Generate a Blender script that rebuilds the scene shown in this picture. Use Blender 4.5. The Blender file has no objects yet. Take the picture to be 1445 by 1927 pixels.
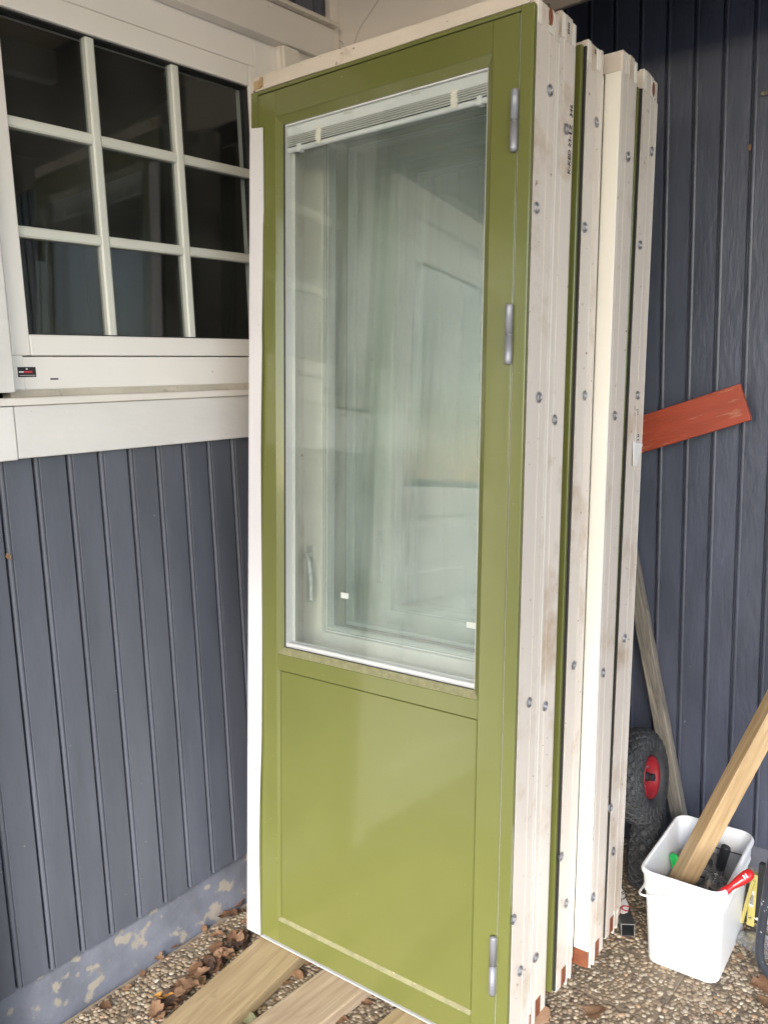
import bpy, bmesh, math, random
import numpy as np
from mathutils import Vector, Matrix
random.seed(7); rng = np.random.default_rng(7)
R = math.radians
scene = bpy.context.scene
col = scene.collection

# ------------------------------------------------------------------ camera
F, PITCH, ROLL, YAW = 1555.4, R(9.0639), R(-1.8282), R(-39.9207)
PW, PH = 1445, 1927
CX, CY = 722.5, 963.5
EYE = Vector((0, 0, 1.5))
fw = Vector((math.sin(YAW)*math.cos(PITCH), math.cos(YAW)*math.cos(PITCH), -math.sin(PITCH)))
r0 = fw.cross(Vector((0, 0, 1))).normalized(); u0 = r0.cross(fw)
rt = r0*math.cos(ROLL) + u0*math.sin(ROLL); up = -r0*math.sin(ROLL) + u0*math.cos(ROLL)
cd = bpy.data.cameras.new('camera'); cam = bpy.data.objects.new('camera', cd); col.objects.link(cam)
cam.matrix_world = Matrix(((rt.x, up.x, -fw.x, EYE.x), (rt.y, up.y, -fw.y, EYE.y), (rt.z, up.z, -fw.z, EYE.z), (0, 0, 0, 1)))
cd.sensor_fit = 'VERTICAL'; cd.sensor_height = 36; cd.lens = F/PH*36
cd.clip_start = .02; cd.clip_end = 2000
scene.camera = cam

# ------------------------------------------------------------------ sky, sun, exposure
SUN_EL, SUN_AZ = R(30), R(152)          # azimuth from +Y towards +X: behind the viewer, to the right
world = bpy.data.worlds.new('World'); scene.world = world; world.use_nodes = True
wn = world.node_tree.nodes; wl = world.node_tree.links
bg = wn['Background']
sky = wn.new('ShaderNodeTexSky'); sky.sky_type = 'NISHITA'; sky.sun_disc = False
sky.sun_elevation = SUN_EL; sky.sun_rotation = SUN_AZ; sky.dust_density = 1.0; sky.air_density = 1.0
hs = wn.new('ShaderNodeHueSaturation'); hs.inputs['Saturation'].default_value = .8
wl.new(sky.outputs[0], hs.inputs['Color']); wl.new(hs.outputs[0], bg.inputs[0]); bg.inputs[1].default_value = .14
sd = bpy.data.lights.new('sun', 'SUN'); sd.energy = 1.0; sd.angle = R(14); sd.color = (1, .98, .95)
sun = bpy.data.objects.new('sun', sd); col.objects.link(sun); sun.location = (4, -6, 8)
sdir = Vector((math.sin(SUN_AZ)*math.cos(SUN_EL), math.cos(SUN_AZ)*math.cos(SUN_EL), math.sin(SUN_EL)))
sun.rotation_euler = sdir.to_track_quat('Z', 'Y').to_euler()
scene.view_settings.view_transform = 'Standard'; scene.view_settings.look = 'None'
scene.view_settings.gamma = 1; scene.view_settings.exposure = 2.12
scene.render.engine = 'CYCLES'
cy = scene.cycles
cy.use_denoising = True; cy.max_bounces = 12; cy.diffuse_bounces = 5; cy.glossy_bounces = 6
cy.transmission_bounces = 8; cy.transparent_max_bounces = 48; cy.sample_clamp_indirect = 6
cy.caustics_reflective = False; cy.caustics_refractive = False

# ------------------------------------------------------------------ pixel helpers (a pixel gives a direction, a plane the distance)
def ray(x, y): return rt*((x-CX)/F) - up*((y-CY)/F) + fw
def onx(x, y, X): d = ray(x, y); return EYE + d*((X-EYE.x)/d.x)
def ony(x, y, Y): d = ray(x, y); return EYE + d*((Y-EYE.y)/d.y)
def onz(x, y, Z): d = ray(x, y); return EYE + d*((Z-EYE.z)/d.z)

# ------------------------------------------------------------------ object helpers
def tag(o, label=None, cat=None, group=None, kind=None):
    if label: o['label'] = label
    if cat: o['category'] = cat
    if group: o['group'] = group
    if kind: o['kind'] = kind
    return o
def empty(name, M=None, parent=None):
    o = bpy.data.objects.new(name, None); col.objects.link(o); o.empty_display_size = .05
    if M is not None: o.matrix_world = M
    if parent: o.parent = parent
    return o
def obj(name, me, mat=None, parent=None, loc=None, rot=None, smooth=False):
    if mat is not None and not me.materials: me.materials.append(mat)
    if smooth:
        me.polygons.foreach_set('use_smooth', [True]*len(me.polygons)); me.set_sharp_from_angle(angle=R(38))
    o = bpy.data.objects.new(name, me); col.objects.link(o)
    if parent: o.parent = parent
    if loc is not None: o.location = loc
    if rot is not None: o.rotation_euler = rot
    return o
def mesh(name, v, f):
    me = bpy.data.meshes.new(name); me.from_pydata([tuple(p) for p in v], [], f); me.update(); return me
def bm_mesh(name, bm):
    bmesh.ops.recalc_face_normals(bm, faces=bm.faces)
    me = bpy.data.meshes.new(name); bm.to_mesh(me); bm.free(); return me
def add_box(bm, x, y, z, bev=0.0, seg=1):
    ret = bmesh.ops.create_cube(bm, size=1)
    vs = ret['verts']
    for v in vs:
        v.co = Vector((x[0] if v.co.x < 0 else x[1], y[0] if v.co.y < 0 else y[1], z[0] if v.co.z < 0 else z[1]))
    if bev:
        es = list({e for v in vs for e in v.link_edges})
        bmesh.ops.bevel(bm, geom=es, offset=bev, segments=seg, profile=.5, affect='EDGES')
def box(name, mat, parent, x, y, z, bev=.0012, seg=1):
    bm = bmesh.new(); add_box(bm, x, y, z, bev, seg)
    return obj(name, bm_mesh(name, bm), mat, parent)
def boxes(name, mat, parent, lst, bev=.001):
    bm = bmesh.new()
    for b in lst: add_box(bm, *b, bev)
    return obj(name, bm_mesh(name, bm), mat, parent)
def prism_mesh(name, pts, a0, a1, axes=(0, 1, 2)):
    """pts: outline in the plane of axes[0], axes[1]; extruded along axes[2]"""
    n = len(pts); v = []
    for a in (a0, a1):
        for p in pts:
            c = [0, 0, 0]; c[axes[0]] = p[0]; c[axes[1]] = p[1]; c[axes[2]] = a; v.append(c)
    f = [list(range(n)), list(range(n, 2*n))] + [[i, (i+1) % n, n+(i+1) % n, n+i] for i in range(n)]
    bm = bmesh.new(); bv = [bm.verts.new(c) for c in v]
    for q in f: bm.faces.new([bv[i] for i in q])
    return bm_mesh(name, bm)
def prism(name, mat, parent, pts, a0, a1, axes=(0, 1, 2)):
    return obj(name, prism_mesh(name, pts, a0, a1, axes), mat, parent)
def lathe_mesh(name, prof, n=24, axis='Z', close=False):
    """prof: list of (radius, height)"""
    v = []; f = []
    for (r_, h_) in prof:
        for k in range(n):
            a = 2*math.pi*k/n; c, s = r_*math.cos(a), r_*math.sin(a)
            v.append((c, s, h_) if axis == 'Z' else (h_, c, s))
    m = len(prof)
    for i in range(m-1 if not close else m):
        for k in range(n):
            a, b = i*n+k, i*n+(k+1) % n; j = ((i+1) % m)*n
            f.append((a, b, j+(k+1) % n, j+k))
    if not close:
        f.append(tuple(range(n))); f.append(tuple(range((m-1)*n, m*n)))
    bm = bmesh.new(); bv = [bm.verts.new(c) for c in v]
    for q in f:
        try: bm.faces.new([bv[i] for i in q])
        except ValueError: pass
    return bm_mesh(name, bm)
def tube_mesh(name, pts, rad, n=10, caps=True):
    pts = [Vector(p) for p in pts]; v = []; f = []; m = len(pts)
    prev = None
    for i, p in enumerate(pts):
        t = (pts[min(i+1, m-1)] - pts[max(i-1, 0)]).normalized()
        if prev is None:
            a = Vector((0, 0, 1)) if abs(t.z) < .9 else Vector((1, 0, 0)); u = t.cross(a).normalized()
        else: u = (prev - t*prev.dot(t)).normalized()
        prev = u; w = t.cross(u); r_ = rad[i] if isinstance(rad, (list, tuple)) else rad
        for k in range(n):
            an = 2*math.pi*k/n; v.append(p + (u*math.cos(an) + w*math.sin(an))*r_)
    for i in range(m-1):
        for k in range(n): f.append((i*n+k, i*n+(k+1) % n, (i+1)*n+(k+1) % n, (i+1)*n+k))
    if caps: f += [tuple(range(n)), tuple(range((m-1)*n, m*n))]
    bm = bmesh.new(); bv = [bm.verts.new(c) for c in v]
    for q in f: bm.faces.new([bv[i] for i in q])
    return bm_mesh(name, bm)
def smooth_path(pts, sub=6):
    pts = [Vector(p) for p in pts]; out = []
    for i in range(len(pts)-1):
        p0, p1, p2, p3 = pts[max(i-1, 0)], pts[i], pts[i+1], pts[min(i+2, len(pts)-1)]
        for k in range(sub):
            t = k/sub
            out.append(.5*((2*p1) + (p2-p0)*t + (2*p0-5*p1+4*p2-p3)*t*t + (3*p1-p0-3*p2+p3)*t**3))
    return out + [pts[-1]]
def frame_from(origin, x, y, z):
    return Matrix(((x.x, y.x, z.x, origin.x), (x.y, y.y, z.y, origin.y), (x.z, y.z, z.z, origin.z), (0, 0, 0, 1)))
def text_mesh(name, s, size):
    cu = bpy.data.curves.new(name, 'FONT'); cu.body = s; cu.size = size; cu.resolution_u = 2; cu.extrude = .0002; cu.offset = size*.022
    o = bpy.data.objects.new(name, cu); col.objects.link(o)
    me = bpy.data.meshes.new_from_object(o); bpy.data.objects.remove(o); bpy.data.curves.remove(cu)
    return me

# ------------------------------------------------------------------ materials
def mat(name, base, rough=.5, var=.1, vscale=6, bump=.1, bscale=60, stretch=(1, 1, 1), spec=.5, metal=0.0, specks=None, coat=0.0, second=None, sec_scale=3, sec_at=.6, sec_soft=.06, dirt=None, rvar=.1):
    m = bpy.data.materials.new(name); m.use_nodes = True; nt = m.node_tree; N = nt.nodes; L = nt.links
    b = N['Principled BSDF']
    b.inputs['Roughness'].default_value = rough; b.inputs['Metallic'].default_value = metal
    b.inputs['Specular IOR Level'].default_value = spec; b.inputs['Coat Weight'].default_value = coat
    b.inputs['Coat Roughness'].default_value = .08
    tc = N.new('ShaderNodeTexCoord'); oi = N.new('ShaderNodeObjectInfo')
    ad = N.new('ShaderNodeVectorMath'); ad.operation = 'MULTIPLY_ADD'
    L.new(oi.outputs['Random'], ad.inputs[0]); ad.inputs[1].default_value = (17, 23, 31); L.new(tc.outputs['Object'], ad.inputs[2])
    mp = N.new('ShaderNodeMapping'); mp.inputs['Scale'].default_value = stretch; L.new(ad.outputs[0], mp.inputs[0])
    def noise(scale, detail=4, vec=None, rough_=.55):
        n = N.new('ShaderNodeTexNoise'); n.inputs['Scale'].default_value = scale; n.inputs['Detail'].default_value = detail
        n.inputs['Roughness'].default_value = rough_
        L.new(vec if vec is not None else mp.outputs[0], n.inputs['Vector']); return n
    def ramp(src, a, b_, c0=(0, 0, 0, 1), c1=(1, 1, 1, 1)):
        r_ = N.new('ShaderNodeValToRGB'); e = r_.color_ramp.elements
        e[0].position = a; e[1].position = b_; e[0].color = c0; e[1].color = c1; L.new(src, r_.inputs[0]); return r_
    def mixc(fac, A, B_):
        x = N.new('ShaderNodeMix'); x.data_type = 'RGBA'
        L.new(fac, x.inputs[0])
        for sock, val in ((x.inputs[6], A), (x.inputs[7], B_)):
            if isinstance(val, (tuple, list)): sock.default_value = (*val[:3], 1)
            else: L.new(val, sock)
        return x.outputs[2]
    n1 = noise(vscale)
    lo = tuple(c*(1-var) for c in base); hi = tuple(min(1, c*(1+var)) for c in base)
    c = mixc(ramp(n1.outputs[0], .3, .7).outputs[0], lo, hi)
    if second: c = mixc(ramp(noise(sec_scale, 8).outputs[0], sec_at-sec_soft, sec_at+sec_soft).outputs[0], c, second)
    if dirt: c = mixc(ramp(noise(dirt[1], 6, ad.outputs[0], .65).outputs[0], dirt[2], dirt[2]+.2).outputs[0], c, dirt[0])
    if specks: c = mixc(ramp(noise(specks[1], 2, ad.outputs[0]).outputs[0], specks[2], specks[2]+.03).outputs[0], c, specks[0])
    vr = N.new('ShaderNodeMapRange'); vr.inputs['To Min'].default_value = .93; vr.inputs['To Max'].default_value = 1.07; L.new(oi.outputs['Random'], vr.inputs[0])
    hv = N.new('ShaderNodeHueSaturation'); L.new(vr.outputs[0], hv.inputs['Value']); L.new(c, hv.inputs['Color']); c = hv.outputs[0]
    L.new(c, b.inputs['Base Color'])
    if rvar and rough >= .45:
        mr = N.new('ShaderNodeMapRange'); mr.inputs['To Min'].default_value = max(0, rough-rvar); mr.inputs['To Max'].default_value = min(1, rough+rvar)
        L.new(noise(vscale*2.3).outputs[0], mr.inputs[0]); L.new(mr.outputs[0], b.inputs['Roughness'])
    if bump:
        bp = N.new('ShaderNodeBump'); bp.inputs['Strength'].default_value = bump; bp.inputs['Distance'].default_value = .004
        L.new(noise(bscale, 6).outputs[0], bp.inputs['Height']); L.new(bp.outputs[0], b.inputs['Normal'])
    return m
def wood(name, c1, c2, rough=.6, grain=(1, 14, 14), scale=6, bump=.25, knots=True):
    m = bpy.data.materials.new(name); m.use_nodes = True; nt = m.node_tree; N = nt.nodes; L = nt.links
    b = N['Principled BSDF']; b.inputs['Roughness'].default_value = rough
    tc = N.new('ShaderNodeTexCoord'); oi = N.new('ShaderNodeObjectInfo')
    ad = N.new('ShaderNodeVectorMath'); ad.operation = 'MULTIPLY_ADD'
    L.new(oi.outputs['Random'], ad.inputs[0]); ad.inputs[1].default_value = (7, 5, 3); L.new(tc.outputs['Object'], ad.inputs[2])
    mp = N.new('ShaderNodeMapping'); mp.inputs['Scale'].default_value = grain; L.new(ad.outputs[0], mp.inputs[0])
    n = N.new('ShaderNodeTexNoise'); n.inputs['Scale'].default_value = scale; n.inputs['Detail'].default_value = 8; n.inputs['Distortion'].default_value = 1.2
    L.new(mp.outputs[0], n.inputs['Vector'])
    r_ = N.new('ShaderNodeValToRGB'); e = r_.color_ramp.elements; e[0].position = .32; e[1].position = .68
    e[0].color = (*c1, 1); e[1].color = (*c2, 1); L.new(n.outputs[0], r_.inputs[0])
    out = r_.outputs[0]
    if knots:
        k = N.new('ShaderNodeTexNoise'); k.inputs['Scale'].default_value = 14; k.inputs['Detail'].default_value = 2; L.new(ad.outputs[0], k.inputs['Vector'])
        kr = N.new('ShaderNodeValToRGB'); kr.color_ramp.elements[0].position = .70; kr.color_ramp.elements[1].position = .80; L.new(k.outputs[0], kr.inputs[0])
        mx = N.new('ShaderNodeMix'); mx.data_type = 'RGBA'; L.new(kr.outputs[0], mx.inputs[0]); L.new(out, mx.inputs[6]); mx.inputs[7].default_value = (*[c*.45 for c in c1], 1); out = mx.outputs[2]
    L.new(out, b.inputs['Base Color'])
    bp = N.new('ShaderNodeBump'); bp.inputs['Strength'].default_value = bump; bp.inputs['Distance'].default_value = .003
    L.new(n.outputs[0], bp.inputs['Height']); L.new(bp.outputs[0], b.inputs['Normal'])
    return m
def glass_mat(name, tint=(.95, .985, .965), dust_veil=.035, rough=.01, dust_veil_col=(.75, .78, .72)):
    m = bpy.data.materials.new(name); m.use_nodes = True; nt = m.node_tree; N = nt.nodes; L = nt.links
    N.remove(N['Principled BSDF']); out = N['Material Output']
    tr = N.new('ShaderNodeBsdfTransparent'); tr.inputs[0].default_value = (*tint, 1)
    gl = N.new('ShaderNodeBsdfGlossy'); gl.inputs['Roughness'].default_value = rough
    df = N.new('ShaderNodeBsdfDiffuse'); df.inputs[0].default_value = (*dust_veil_col, 1)
    fr = N.new('ShaderNodeFresnel'); fr.inputs[0].default_value = 1.5
    geo = N.new('ShaderNodeNewGeometry')
    mi = N.new('ShaderNodeMix'); mi.data_type = 'FLOAT'; L.new(geo.outputs['Backfacing'], mi.inputs[0]); mi.inputs[2].default_value = 1.5; mi.inputs[3].default_value = 1/1.5
    # a pane is thin: the back side reflects like the front side
    fr.inputs[0].default_value = 1.5
    L.new(mi.outputs[0], fr.inputs[0])
    m1 = N.new('ShaderNodeMixShader'); L.new(fr.outputs[0], m1.inputs[0]); L.new(tr.outputs[0], m1.inputs[1]); L.new(gl.outputs[0], m1.inputs[2])
    tc = N.new('ShaderNodeTexCoord'); n = N.new('ShaderNodeTexNoise'); n.inputs['Scale'].default_value = 5; n.inputs['Detail'].default_value = 7; L.new(tc.outputs['Object'], n.inputs['Vector'])
    mr = N.new('ShaderNodeMapRange'); mr.inputs['From Min'].default_value = .35; mr.inputs['From Max'].default_value = .75; mr.inputs['To Min'].default_value = dust_veil*.5; mr.inputs['To Max'].default_value = dust_veil*1.8; L.new(n.outputs[0], mr.inputs[0])
    m2 = N.new('ShaderNodeMixShader'); L.new(mr.outputs[0], m2.inputs[0]); L.new(m1.outputs[0], m2.inputs[1]); L.new(df.outputs[0], m2.inputs[2])
    L.new(m2.outputs[0], out.inputs[0])
    return m

M_GREY = mat('grey_board_paint', (.090, .097, .121), .40, .13, 6, .34, 24, (2, 2, .45), spec=.45, specks=((.35, .33, .30), 70, .78))
M_BLUE = mat('blue_grey_board_paint', (.082, .091, .126), .34, .15, 7, .6, 32, (2, 2, .6), spec=.45, specks=((.35, .33, .30), 70, .78))
M_PLINTH = mat('plinth_paint', (.135, .142, .172), .6, .25, 7, .8, 24, second=(.27, .24, .20), sec_scale=13.0, sec_at=.575, sec_soft=.02, dirt=((.16, .14, .11), 12, .62))
M_WHITE = mat('white_paint', (.80, .75, .69), .42, .05, 3, .18, 45, (1, .4, 1), specks=((.25, .2, .15), 55, .74))
M_CASING = mat('rough_white_paint', (.76, .735, .71), .42, .06, 5, 1.0, 26, (1, .45, 1), specks=((.3, .22, .17), 45, .74))
M_SILL = mat('dirty_sill', (.55, .50, .42), .55, .2, 9, .3, 40, dirt=((.12, .09, .06), 22, .58))
M_PVC = mat('white_window_frame', (.83, .795, .755), .3, .03, 2, .03, 30, specks=((.3, .24, .18), 34, .76))
M_MUNTIN = mat('pale_glazing_bar', (.64, .645, .585), .35, .04, 3, .02, 30)
M_GREEN = mat('olive_green_enamel', (.146, .155, .041), .27, .06, 3, .05, 240, spec=.5, coat=.7, specks=((.42, .39, .24), 170, .755), rvar=0)
M_GREEN_D = mat('olive_green_seal', (.07, .075, .02), .4, .05, 2, .02, 60)
M_DUST = mat('dusty_green_ledge', (.215, .205, .105), .75, .18, 60, .5, 220, specks=((.5, .4, .25), 200, .68))
M_CREAM = mat('cream_jamb_paint', (.67, .60, .53), .38, .05, 3, .08, 60, (2, 2, .3), dirt=((.47, .36, .26), 6.5, .53), specks=((.20, .11, .06), 60, .715))
M_CREAM2 = mat('white_jamb_face', (.80, .76, .68), .33, .03, 3, .04, 60, specks=((.3, .2, .12), 40, .77))
M_LINING = mat('white_lining', (.76, .74, .74), .3, .04, 3, .02, 40, specks=((.3, .25, .2), 60, .74))
M_RUBBER = mat('black_seal_slat_gap', (.02, .02, .02), .6, .1, 5, 0)
M_SEAL = mat('pale_gap_seal', (.55, .55, .52), .35, .1, 5, 0)
M_BROWN = wood('brown_hardwood', (.16, .05, .025), (.25, .085, .04), .5, (3, 14, 14), knots=False)
M_HINGE = mat('grey_hinge_cover', (.27, .27, .30), .36, .08, 9, .03, 40, metal=.3, specks=((.6, .6, .6), 90, .74))
M_HANDLE = mat('satin_handle', (.60, .60, .57), .25, .05, 6, 0, metal=.15)
M_STEEL = mat('zinc_sleeve', (.34, .34, .36), .38, .25, 60, .15, 120, metal=.85)
M_DARKHOLE = mat('sleeve_bore', (.03, .028, .03), .6, .1, 20, 0)
M_GLASS = glass_mat('door_glass', (.972, .988, .978), dust_veil=.040, dust_veil_col=(.72, .78, .74))  # diffuse share is dust plus a painted pale veil of reflections
M_WGLASS = glass_mat('window_glass', (.80, .83, .83), dust_veil=.012)
M_BLIND = mat('blind_rail', (.78, .78, .79), .3, .03, 3, 0)
M_SLAT = mat('blind_slat', (.60, .59, .56), .4, .1, 5, 0)
M_CORD = mat('blind_cord', (.78, .75, .66), .8, .1, 20, .2, 200)
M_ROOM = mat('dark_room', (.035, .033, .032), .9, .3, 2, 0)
M_PLANK = wood('pale_plank', (.29, .205, .11), (.41, .31, .18), .6, (16, 1, 16), 4, .3)
M_PLANK2 = wood('grey_plank', (.30, .215, .14), (.44, .34, .235), .65, (16, 1, 16), 4, .3)
M_TIMBER = wood('new_timber', (.36, .235, .115), (.52, .37, .205), .5, (14, 14, 1), 4, .15)
M_POLE = wood('weathered_wood', (.10, .092, .080), (.30, .265, .215), .8, (16, 16, 1), 7, .6)
M_RED = mat('red_board_paint', (.36, .055, .022), .5, .12, 8, .35, 40, (1, 6, 6), second=(.52, .27, .16), sec_scale=9, sec_at=.64, sec_soft=.06)
M_TYRE = mat('tyre_rubber', (.030, .031, .034), .65, .3, 14, .15, 90, dirt=((.10, .085, .07), 14, .60))
M_RIM = mat('red_rim', (.24, .012, .018), .4, .12, 14, .1, 40, dirt=((.06, .02, .015), 16, .6))
M_BUCKET = mat('white_bucket', (.76, .765, .775), .28, .02, 3, .01, 20, specks=((.4, .4, .4), 45, .77), dirt=((.62, .60, .56), 9, .62))
M_GREENPL = mat('green_plastic', (.01, .34, .07), .2, .1, 20, 0, spec=.6)
M_REDPL = mat('red_plastic', (.50, .018, .022), .22, .08, 20, 0, spec=.6)
M_BLACKPL = mat('black_plastic', (.022, .022, .025), .42, .2, 20, .05, 60)
M_YELLOW = mat('yellow_card', (.46, .39, .12), .5, .06, 12, .03, 40)
M_BLACKCARD = mat('black_card', (.012, .012, .014), .4, .1, 12, 0)
M_PAPER = mat('white_paper', (.80, .78, .75), .7, .04, 12, .1, 40)
M_INK = mat('black_ink', (.015, .012, .012), .6, .1, 20, 0)
M_REDINK = mat('red_ink', (.55, .03, .06), .6, .1, 20, 0)
M_WINK = mat('white_ink', (.8, .8, .8), .6, .02, 20, 0)
M_DSTEEL = mat('dark_steel', (.075, .078, .082), .45, .2, 10, .1, 70, metal=.55)
M_CUT = mat('cut_steel_edge', (.55, .55, .56), .35, .1, 20, .05, 70, metal=.8)
M_PEEL = wood('peeling_paint', (.62, .55, .46), (.72, .67, .60), .6, (3, 12, 12), 5, .5, knots=True)
M_BATTEN = mat('worn_batten', (.66, .58, .49), .5, .08, 5, .25, 40, (.5, 2, 2), dirt=((.33, .22, .13), 9, .60), specks=((.12, .07, .04), 50, .70))
M_CEIL = mat('ceiling_board', (.72, .57, .41), .55, .1, 3, .15, 30)
M_GREYPANEL = mat('header_shade_roof_deck', (.20, .175, .15), .7, .15, 4, .15, 30)
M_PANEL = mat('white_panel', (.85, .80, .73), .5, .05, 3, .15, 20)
M_BAG = None

def pebble_material():
    m = bpy.data.materials.new('pebble'); m.use_nodes = True; N = m.node_tree.nodes; L = m.node_tree.links; b = N['Principled BSDF']
    g = N.new('ShaderNodeNewGeometry'); r_ = N.new('ShaderNodeValToRGB'); cr = r_.color_ramp; cr.interpolation = 'LINEAR'
    cols = [(0, (.09, .07, .055)), (.16, (.20, .145, .095)), (.38, (.31, .23, .15)), (.58, (.38, .30, .205)), (.74, (.31, .26, .195)), (.88, (.50, .425, .32)), (.96, (.33, .19, .10)), (1, (.66, .60, .50))]
    cr.elements[0].position = 0; cr.elements[0].color = (*cols[0][1], 1); cr.elements[1].position = 1; cr.elements[1].color = (*cols[-1][1], 1)
    for p_, c_ in cols[1:-1]: e = cr.elements.new(p_); e.color = (*c_, 1)
    L.new(g.outputs['Random Per Island'], r_.inputs[0])
    tc = N.new('ShaderNodeTexCoord'); n = N.new('ShaderNodeTexNoise'); n.inputs['Scale'].default_value = 160; L.new(tc.outputs['Object'], n.inputs['Vector'])
    mx = N.new('ShaderNodeMix'); mx.data_type = 'RGBA'; mx.blend_type = 'MULTIPLY'; mx.inputs[0].default_value = .35; L.new(r_.outputs[0], mx.inputs[6]); L.new(n.outputs[0], mx.inputs[7])
    n2 = N.new('ShaderNodeTexNoise'); n2.inputs['Scale'].default_value = 4; n2.inputs['Detail'].default_value = 5; L.new(tc.outputs['Object'], n2.inputs['Vector'])
    L.new(mx.outputs[2], b.inputs['Base Color']); b.inputs['Roughness'].default_value = .55
    return m
M_PEBBLE = pebble_material()
M_MORTAR = mat('pebble_mortar', (.15, .115, .078), .9, .25, 20, .6, 120)
M_JOINT = mat('slab_joint', (.25, .20, .15), .9, .2, 12, .4, 80)
M_GROUND = mat('outer_ground', (.30, .28, .255), .9, .2, 1.5, .2, 20)

# ------------------------------------------------------------------ setting
XW, YB = -1.763, 2.42
gr = obj('ground', mesh('ground', [(-300, -300, -.03), (300, -300, -.03), (300, 300, -.03), (-300, 300, -.03)], [(0, 1, 2, 3)]), M_GROUND); tag(gr, kind='structure')
pav = empty('pavement'); tag(pav, kind='structure')
jx = onz(1250, 1890, 0).x
xs = [jx - 1.0, jx - .5, jx, jx + .5, jx + 1.0]
xs = [x for x in xs if x > XW + .02] ; xs = [XW + .012] + xs
jy = onz(1120, 1877, 0).y
ys = [jy - 1.5, jy - 1.0, jy - .5, jy, jy + .5, YB - .012]
for i in range(len(xs)-1):
    for j in range(len(ys)-1):
        if ys[j+1]-ys[j] < .05: continue
        box('slab', M_MORTAR, pav, (xs[i]+.003, xs[i+1]-.003), (ys[j]+.003, ys[j+1]-.003), (-.028, -.0005 + random.uniform(-.0015, .0015)), .002)
box('joint_bed', M_JOINT, pav, (xs[0]-.01, xs[-1]), (ys[0], YB-.012), (-.029, -.004), 0)
# pebbles: one mesh nobody could count
def pebbles():
    sp = .0112; P = []
    x0, x1, y0, y1 = xs[0], xs[-1], ys[0], YB - .015
    nx, ny = int((x1-x0)/sp), int((y1-y0)/(sp*.87))
    gx, gy = np.meshgrid(np.arange(nx), np.arange(ny))
    px = x0 + (gx + .5*(gy % 2))*sp + rng.normal(0, sp*.2, gx.shape); py = y0 + gy*sp*.87 + rng.normal(0, sp*.2, gx.shape)
    px = px.ravel(); py = py.ravel()
    keep = (px < x1-.004) & (px > x0+.003) & (py < y1)
    for x in xs: keep &= abs(px-x) > .0055
    for y in ys: keep &= abs(py-y) > .0055
    keep &= ~((py < .55) & (px > -.6)) 
    px, py = px[keep], py[keep]; n = len(px)
    ring = [(1, 0.0, 8), (.74, .62, 8)]; base = []
    for r_, z_, k in ring:
        for i in range(k): a = 2*math.pi*(i+.5*(z_ > 0))/k; base.append((r_*math.cos(a), r_*math.sin(a), z_))
    base.append((0, 0, .93)); base = np.array(base)
    faces = []
    for i in range(8):
        a, b_ = i, (i+1) % 8; faces += [(a, b_, 8+i), (b_, 8+b_, 8+i), (8+i, 8+b_, 16)]
    faces = np.array(faces)
    ang = rng.uniform(0, 2*math.pi, n); ra = sp*rng.uniform(.48, .80, n); rb = ra*rng.uniform(.6, .95, n); hh = ra*rng.uniform(.35, .75, n)
    V = np.repeat(base[None], n, 0); V = V*(1+rng.normal(0, .07, V.shape))
    X = V[:, :, 0]*ra[:, None]; Y = V[:, :, 1]*rb[:, None]; Z = V[:, :, 2]*hh[:, None]
    ca, sa = np.cos(ang)[:, None], np.sin(ang)[:, None]
    W = np.stack([X*ca-Y*sa+px[:, None], X*sa+Y*ca+py[:, None], Z-.0015+rng.normal(0, .0006, n)[:, None]], 2).reshape(-1, 3)
    Fc = (faces[None] + (np.arange(n)*17)[:, None, None]).reshape(-1, 3)
    me = bpy.data.meshes.new('pebble_layer'); me.vertices.add(len(W)); me.vertices.foreach_set('co', W.ravel())
    me.loops.add(Fc.size); me.loops.foreach_set('vertex_index', Fc.ravel()); me.polygons.add(len(Fc))
    me.polygons.foreach_set('loop_start', np.arange(len(Fc))*3); me.polygons.foreach_set('use_smooth', np.ones(len(Fc), bool)); me.update(calc_edges=True)
    o = obj('pebble_layer', me, M_PEBBLE, pav); tag(o, kind='stuff')
pebbles()

# boards: flat face, a rounded shoulder at the low side and an open groove at the high side
PITCH_L = .0801
def board_mesh(pitch, z0, z1, th=.02):
    sh = [(.0012, -.010), (.0014, -.0035), (.0030, -.0008), (.0055, .0010), (.0085, .0012), (.0110, -.0004), (.0128, -.0012), (.0140, 0)]
    pts = [(x_, y_) for y_, x_ in [(p[0], p[1]) for p in sh]]
    pts = [(p[1], p[0]) for p in sh] + [(0, pitch-.0056), (-.002, pitch-.0046), (-.0115, pitch-.0042), (-.0115, pitch+.0005), (-th, pitch+.0005), (-th, .0012)]
    return prism_mesh('board', pts, z0, z1, (0, 1, 2))
lw = empty('house_wall', Matrix.Translation((XW, 0, 0)))
tag(lw, 'dark grey board wall with white multi-pane window and flaking painted plinth', 'wall', kind='thing')
y_first = 1.394 - .006          # groove A
b_low = board_mesh(PITCH_L, .145, 1.375); b_up = board_mesh(PITCH_L, 2.46, 2.95); b_full = board_mesh(PITCH_L, .145, 2.95)
for k in range(-9, 13):
    y = y_first + k*PITCH_L
    if y + PITCH_L > YB - .002: continue
    if y > 1.905: o = obj('board', b_full, M_GREY, lw, (random.uniform(-.0008, .0008), y, random.uniform(-.003, .002)))
    else:
        obj('board', b_low, M_GREY, lw, (random.uniform(-.0008, .0008), y, random.uniform(-.003, .002)))
        obj('board', b_up, M_GREY, lw, (random.uniform(-.0008, .0008), y, 0))
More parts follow.
